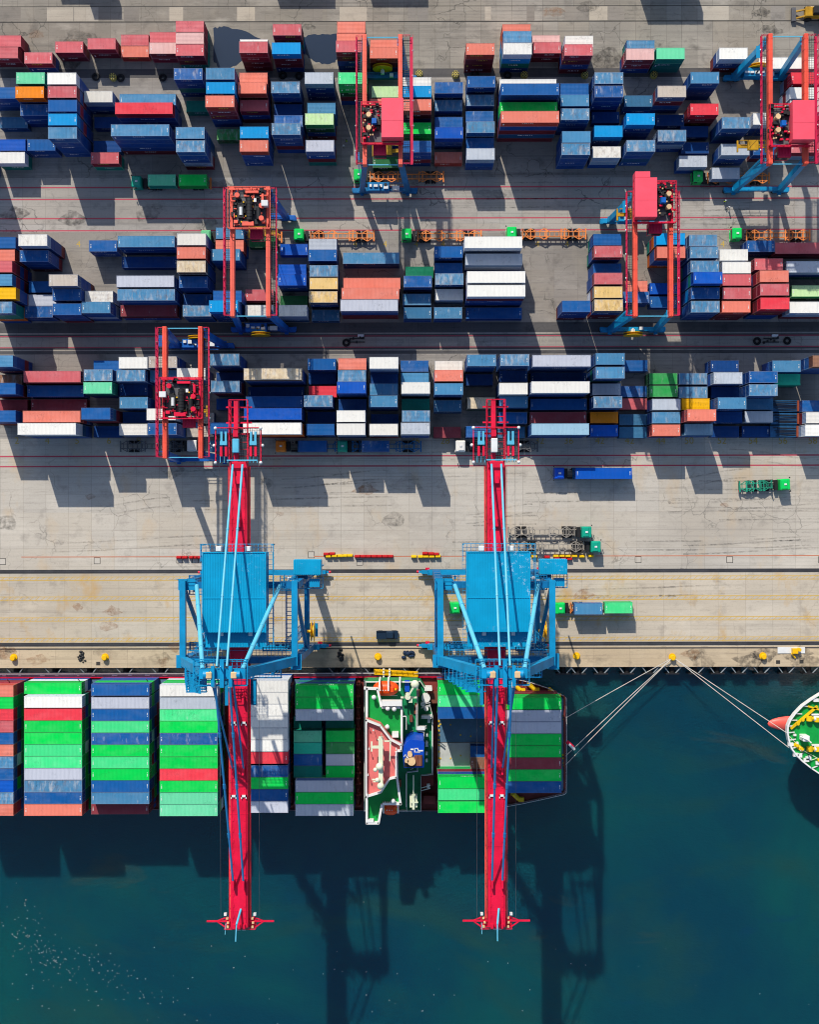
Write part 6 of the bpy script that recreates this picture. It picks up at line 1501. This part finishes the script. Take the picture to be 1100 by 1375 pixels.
# ------------------------------------------------------------------ people
P_SKIN = paint('skin', (.30,.17,.11), .6, var=.05); P_HIVIS = paint('vest_yellow_green', rgb(206,245,40)[:3], .6, var=.05); P_CLOTH = paint('work_clothes_dark', (.02,.025,.04), .8, var=.2); P_TEE = paint('shirt_pale', (.55,.56,.58), .8, var=.1)
def person(px, py, rz, vest, helmet, label, lean=0.0, step=.12):
    x, y = at(px,py,1.0); root = empty('person', (x,y,0), label, 'person')
    me = bpy.data.meshes.new('body'); J = []; Ed = []
    def j(p, r): J.append((Vector(p), r)); return len(J)-1
    pel = j((0,0,.95),.14); ab = j((0,.02+lean*.3,1.12),.13); chs = j((0,.03+lean,1.34),.15); nk = j((0,.04+lean*1.3,1.50),.06); hd = j((0,.06+lean*1.5,1.63),.095); hd2 = j((0,.06+lean*1.5,1.73),.08); ns = j((0,.16+lean*1.5,1.64),.02)
    Ed += [(pel,ab),(ab,chs),(chs,nk),(nk,hd),(hd,hd2),(hd,ns)]
    for s in (-1,1):
        hp = j((s*.10,0,.90),.10); kn = j((s*.12,.05+s*step,.50),.065); an = j((s*.12,s*step*1.6,.09),.045); to = j((s*.13,.17+s*step*1.6,.04),.035); Ed += [(pel,hp),(hp,kn),(kn,an),(an,to)]
        sh = j((s*.2,.03+lean,1.40),.06); el = j((s*.27,.0+lean-s*step*.7,1.13),.045); wr = j((s*.27,.14+lean-s*step*.8,.92),.03); pa = j((s*.27,.17+lean-s*step*.8,.85),.032); Ed += [(chs,sh),(sh,el),(el,wr),(wr,pa)]
        for f in range(4): k1 = j((s*.27+(f-1.5)*.02,.185+lean-s*step*.8,.80),.009); k2 = j((s*.265+(f-1.5)*.02,.20+lean-s*step*.8,.765-.008*(1-abs(f-1.5)/2)),.008); Ed += [(pa,k1),(k1,k2)]
        th = j((s*.245,.215+lean-s*step*.8,.84),.010); Ed += [(pa,th)]
    me.from_pydata([p for p,_ in J], Ed, []); ob = bpy.data.objects.new('body', me); COL.objects.link(ob)
    md = ob.modifiers.new('skin','SKIN'); sv = me.skin_vertices[0].data
    for k,(p,r) in enumerate(J): sv[k].radius = (r,r)
    sv[pel].use_root = True
    ob.modifiers.new('sub','SUBSURF').levels = 1
    dg = bpy.context.evaluated_depsgraph_get(); dg.update(); m2 = bpy.data.meshes.new_from_object(ob.evaluated_get(dg)); bpy.data.objects.remove(ob)
    m2.materials.clear()
    for m in (P_CLOTH, P_SKIN, P_HIVIS if vest else P_TEE): m2.materials.append(m)
    for f in m2.polygons:
        c = f.center; f.use_smooth = True
        f.material_index = 1 if c.z > 1.5 or (abs(c.x) > .2 and c.z < 1.1) else (2 if c.z > 1.02 else 0)
    ob = bpy.data.objects.new('body', m2); COL.objects.link(ob); ob.parent = root
    mb = MB(); cy = .06+lean*1.5; mb.ball((0,cy,1.735),.125,1,1.1,.8,12,8); mb.tube((0,cy,1.70),(0,cy,1.715),.16,14)
    hm = mb.mesh('helmet', P_WHITE if helmet else P_DARK); ho = bpy.data.objects.new('helmet' if helmet else 'hair', hm); COL.objects.link(ho); ho.parent = root
    root.rotation_euler.z = rz
person(974.6,270.6,.6,True,True,'worker in a bright yellow-green vest standing beside the blue crane legs',.02)
person(980,278.5,2.4,False,True,'worker in a pale shirt and white helmet, lower of the pair by the crane legs',.06)
person(465,189.4,-.8,True,False,'worker in a yellow-green vest walking between stacks left of the pink-housed crane',.02,.16)
person(461.5,196.5,.3,False,True,'worker in dark clothes with a pale helmet, left of the vested one',.0,.14)

# ------------------------------------------------------------------ lettering on the boxes' long sides
M_LTW = paint('lettering_white', (.72,.72,.72), .5, var=.05); M_LTY = paint('lettering_yellow', (.62,.45,.05), .5, var=.05); M_LTB = paint('lettering_blue', (.03,.16,.42), .5, var=.05)
for o in list(COL.objects): pass
for o in COL.objects:
    if o.parent is None and 'label' in o and len(o['label'].split()) > 16: print('LONG', o.name, o['label'])
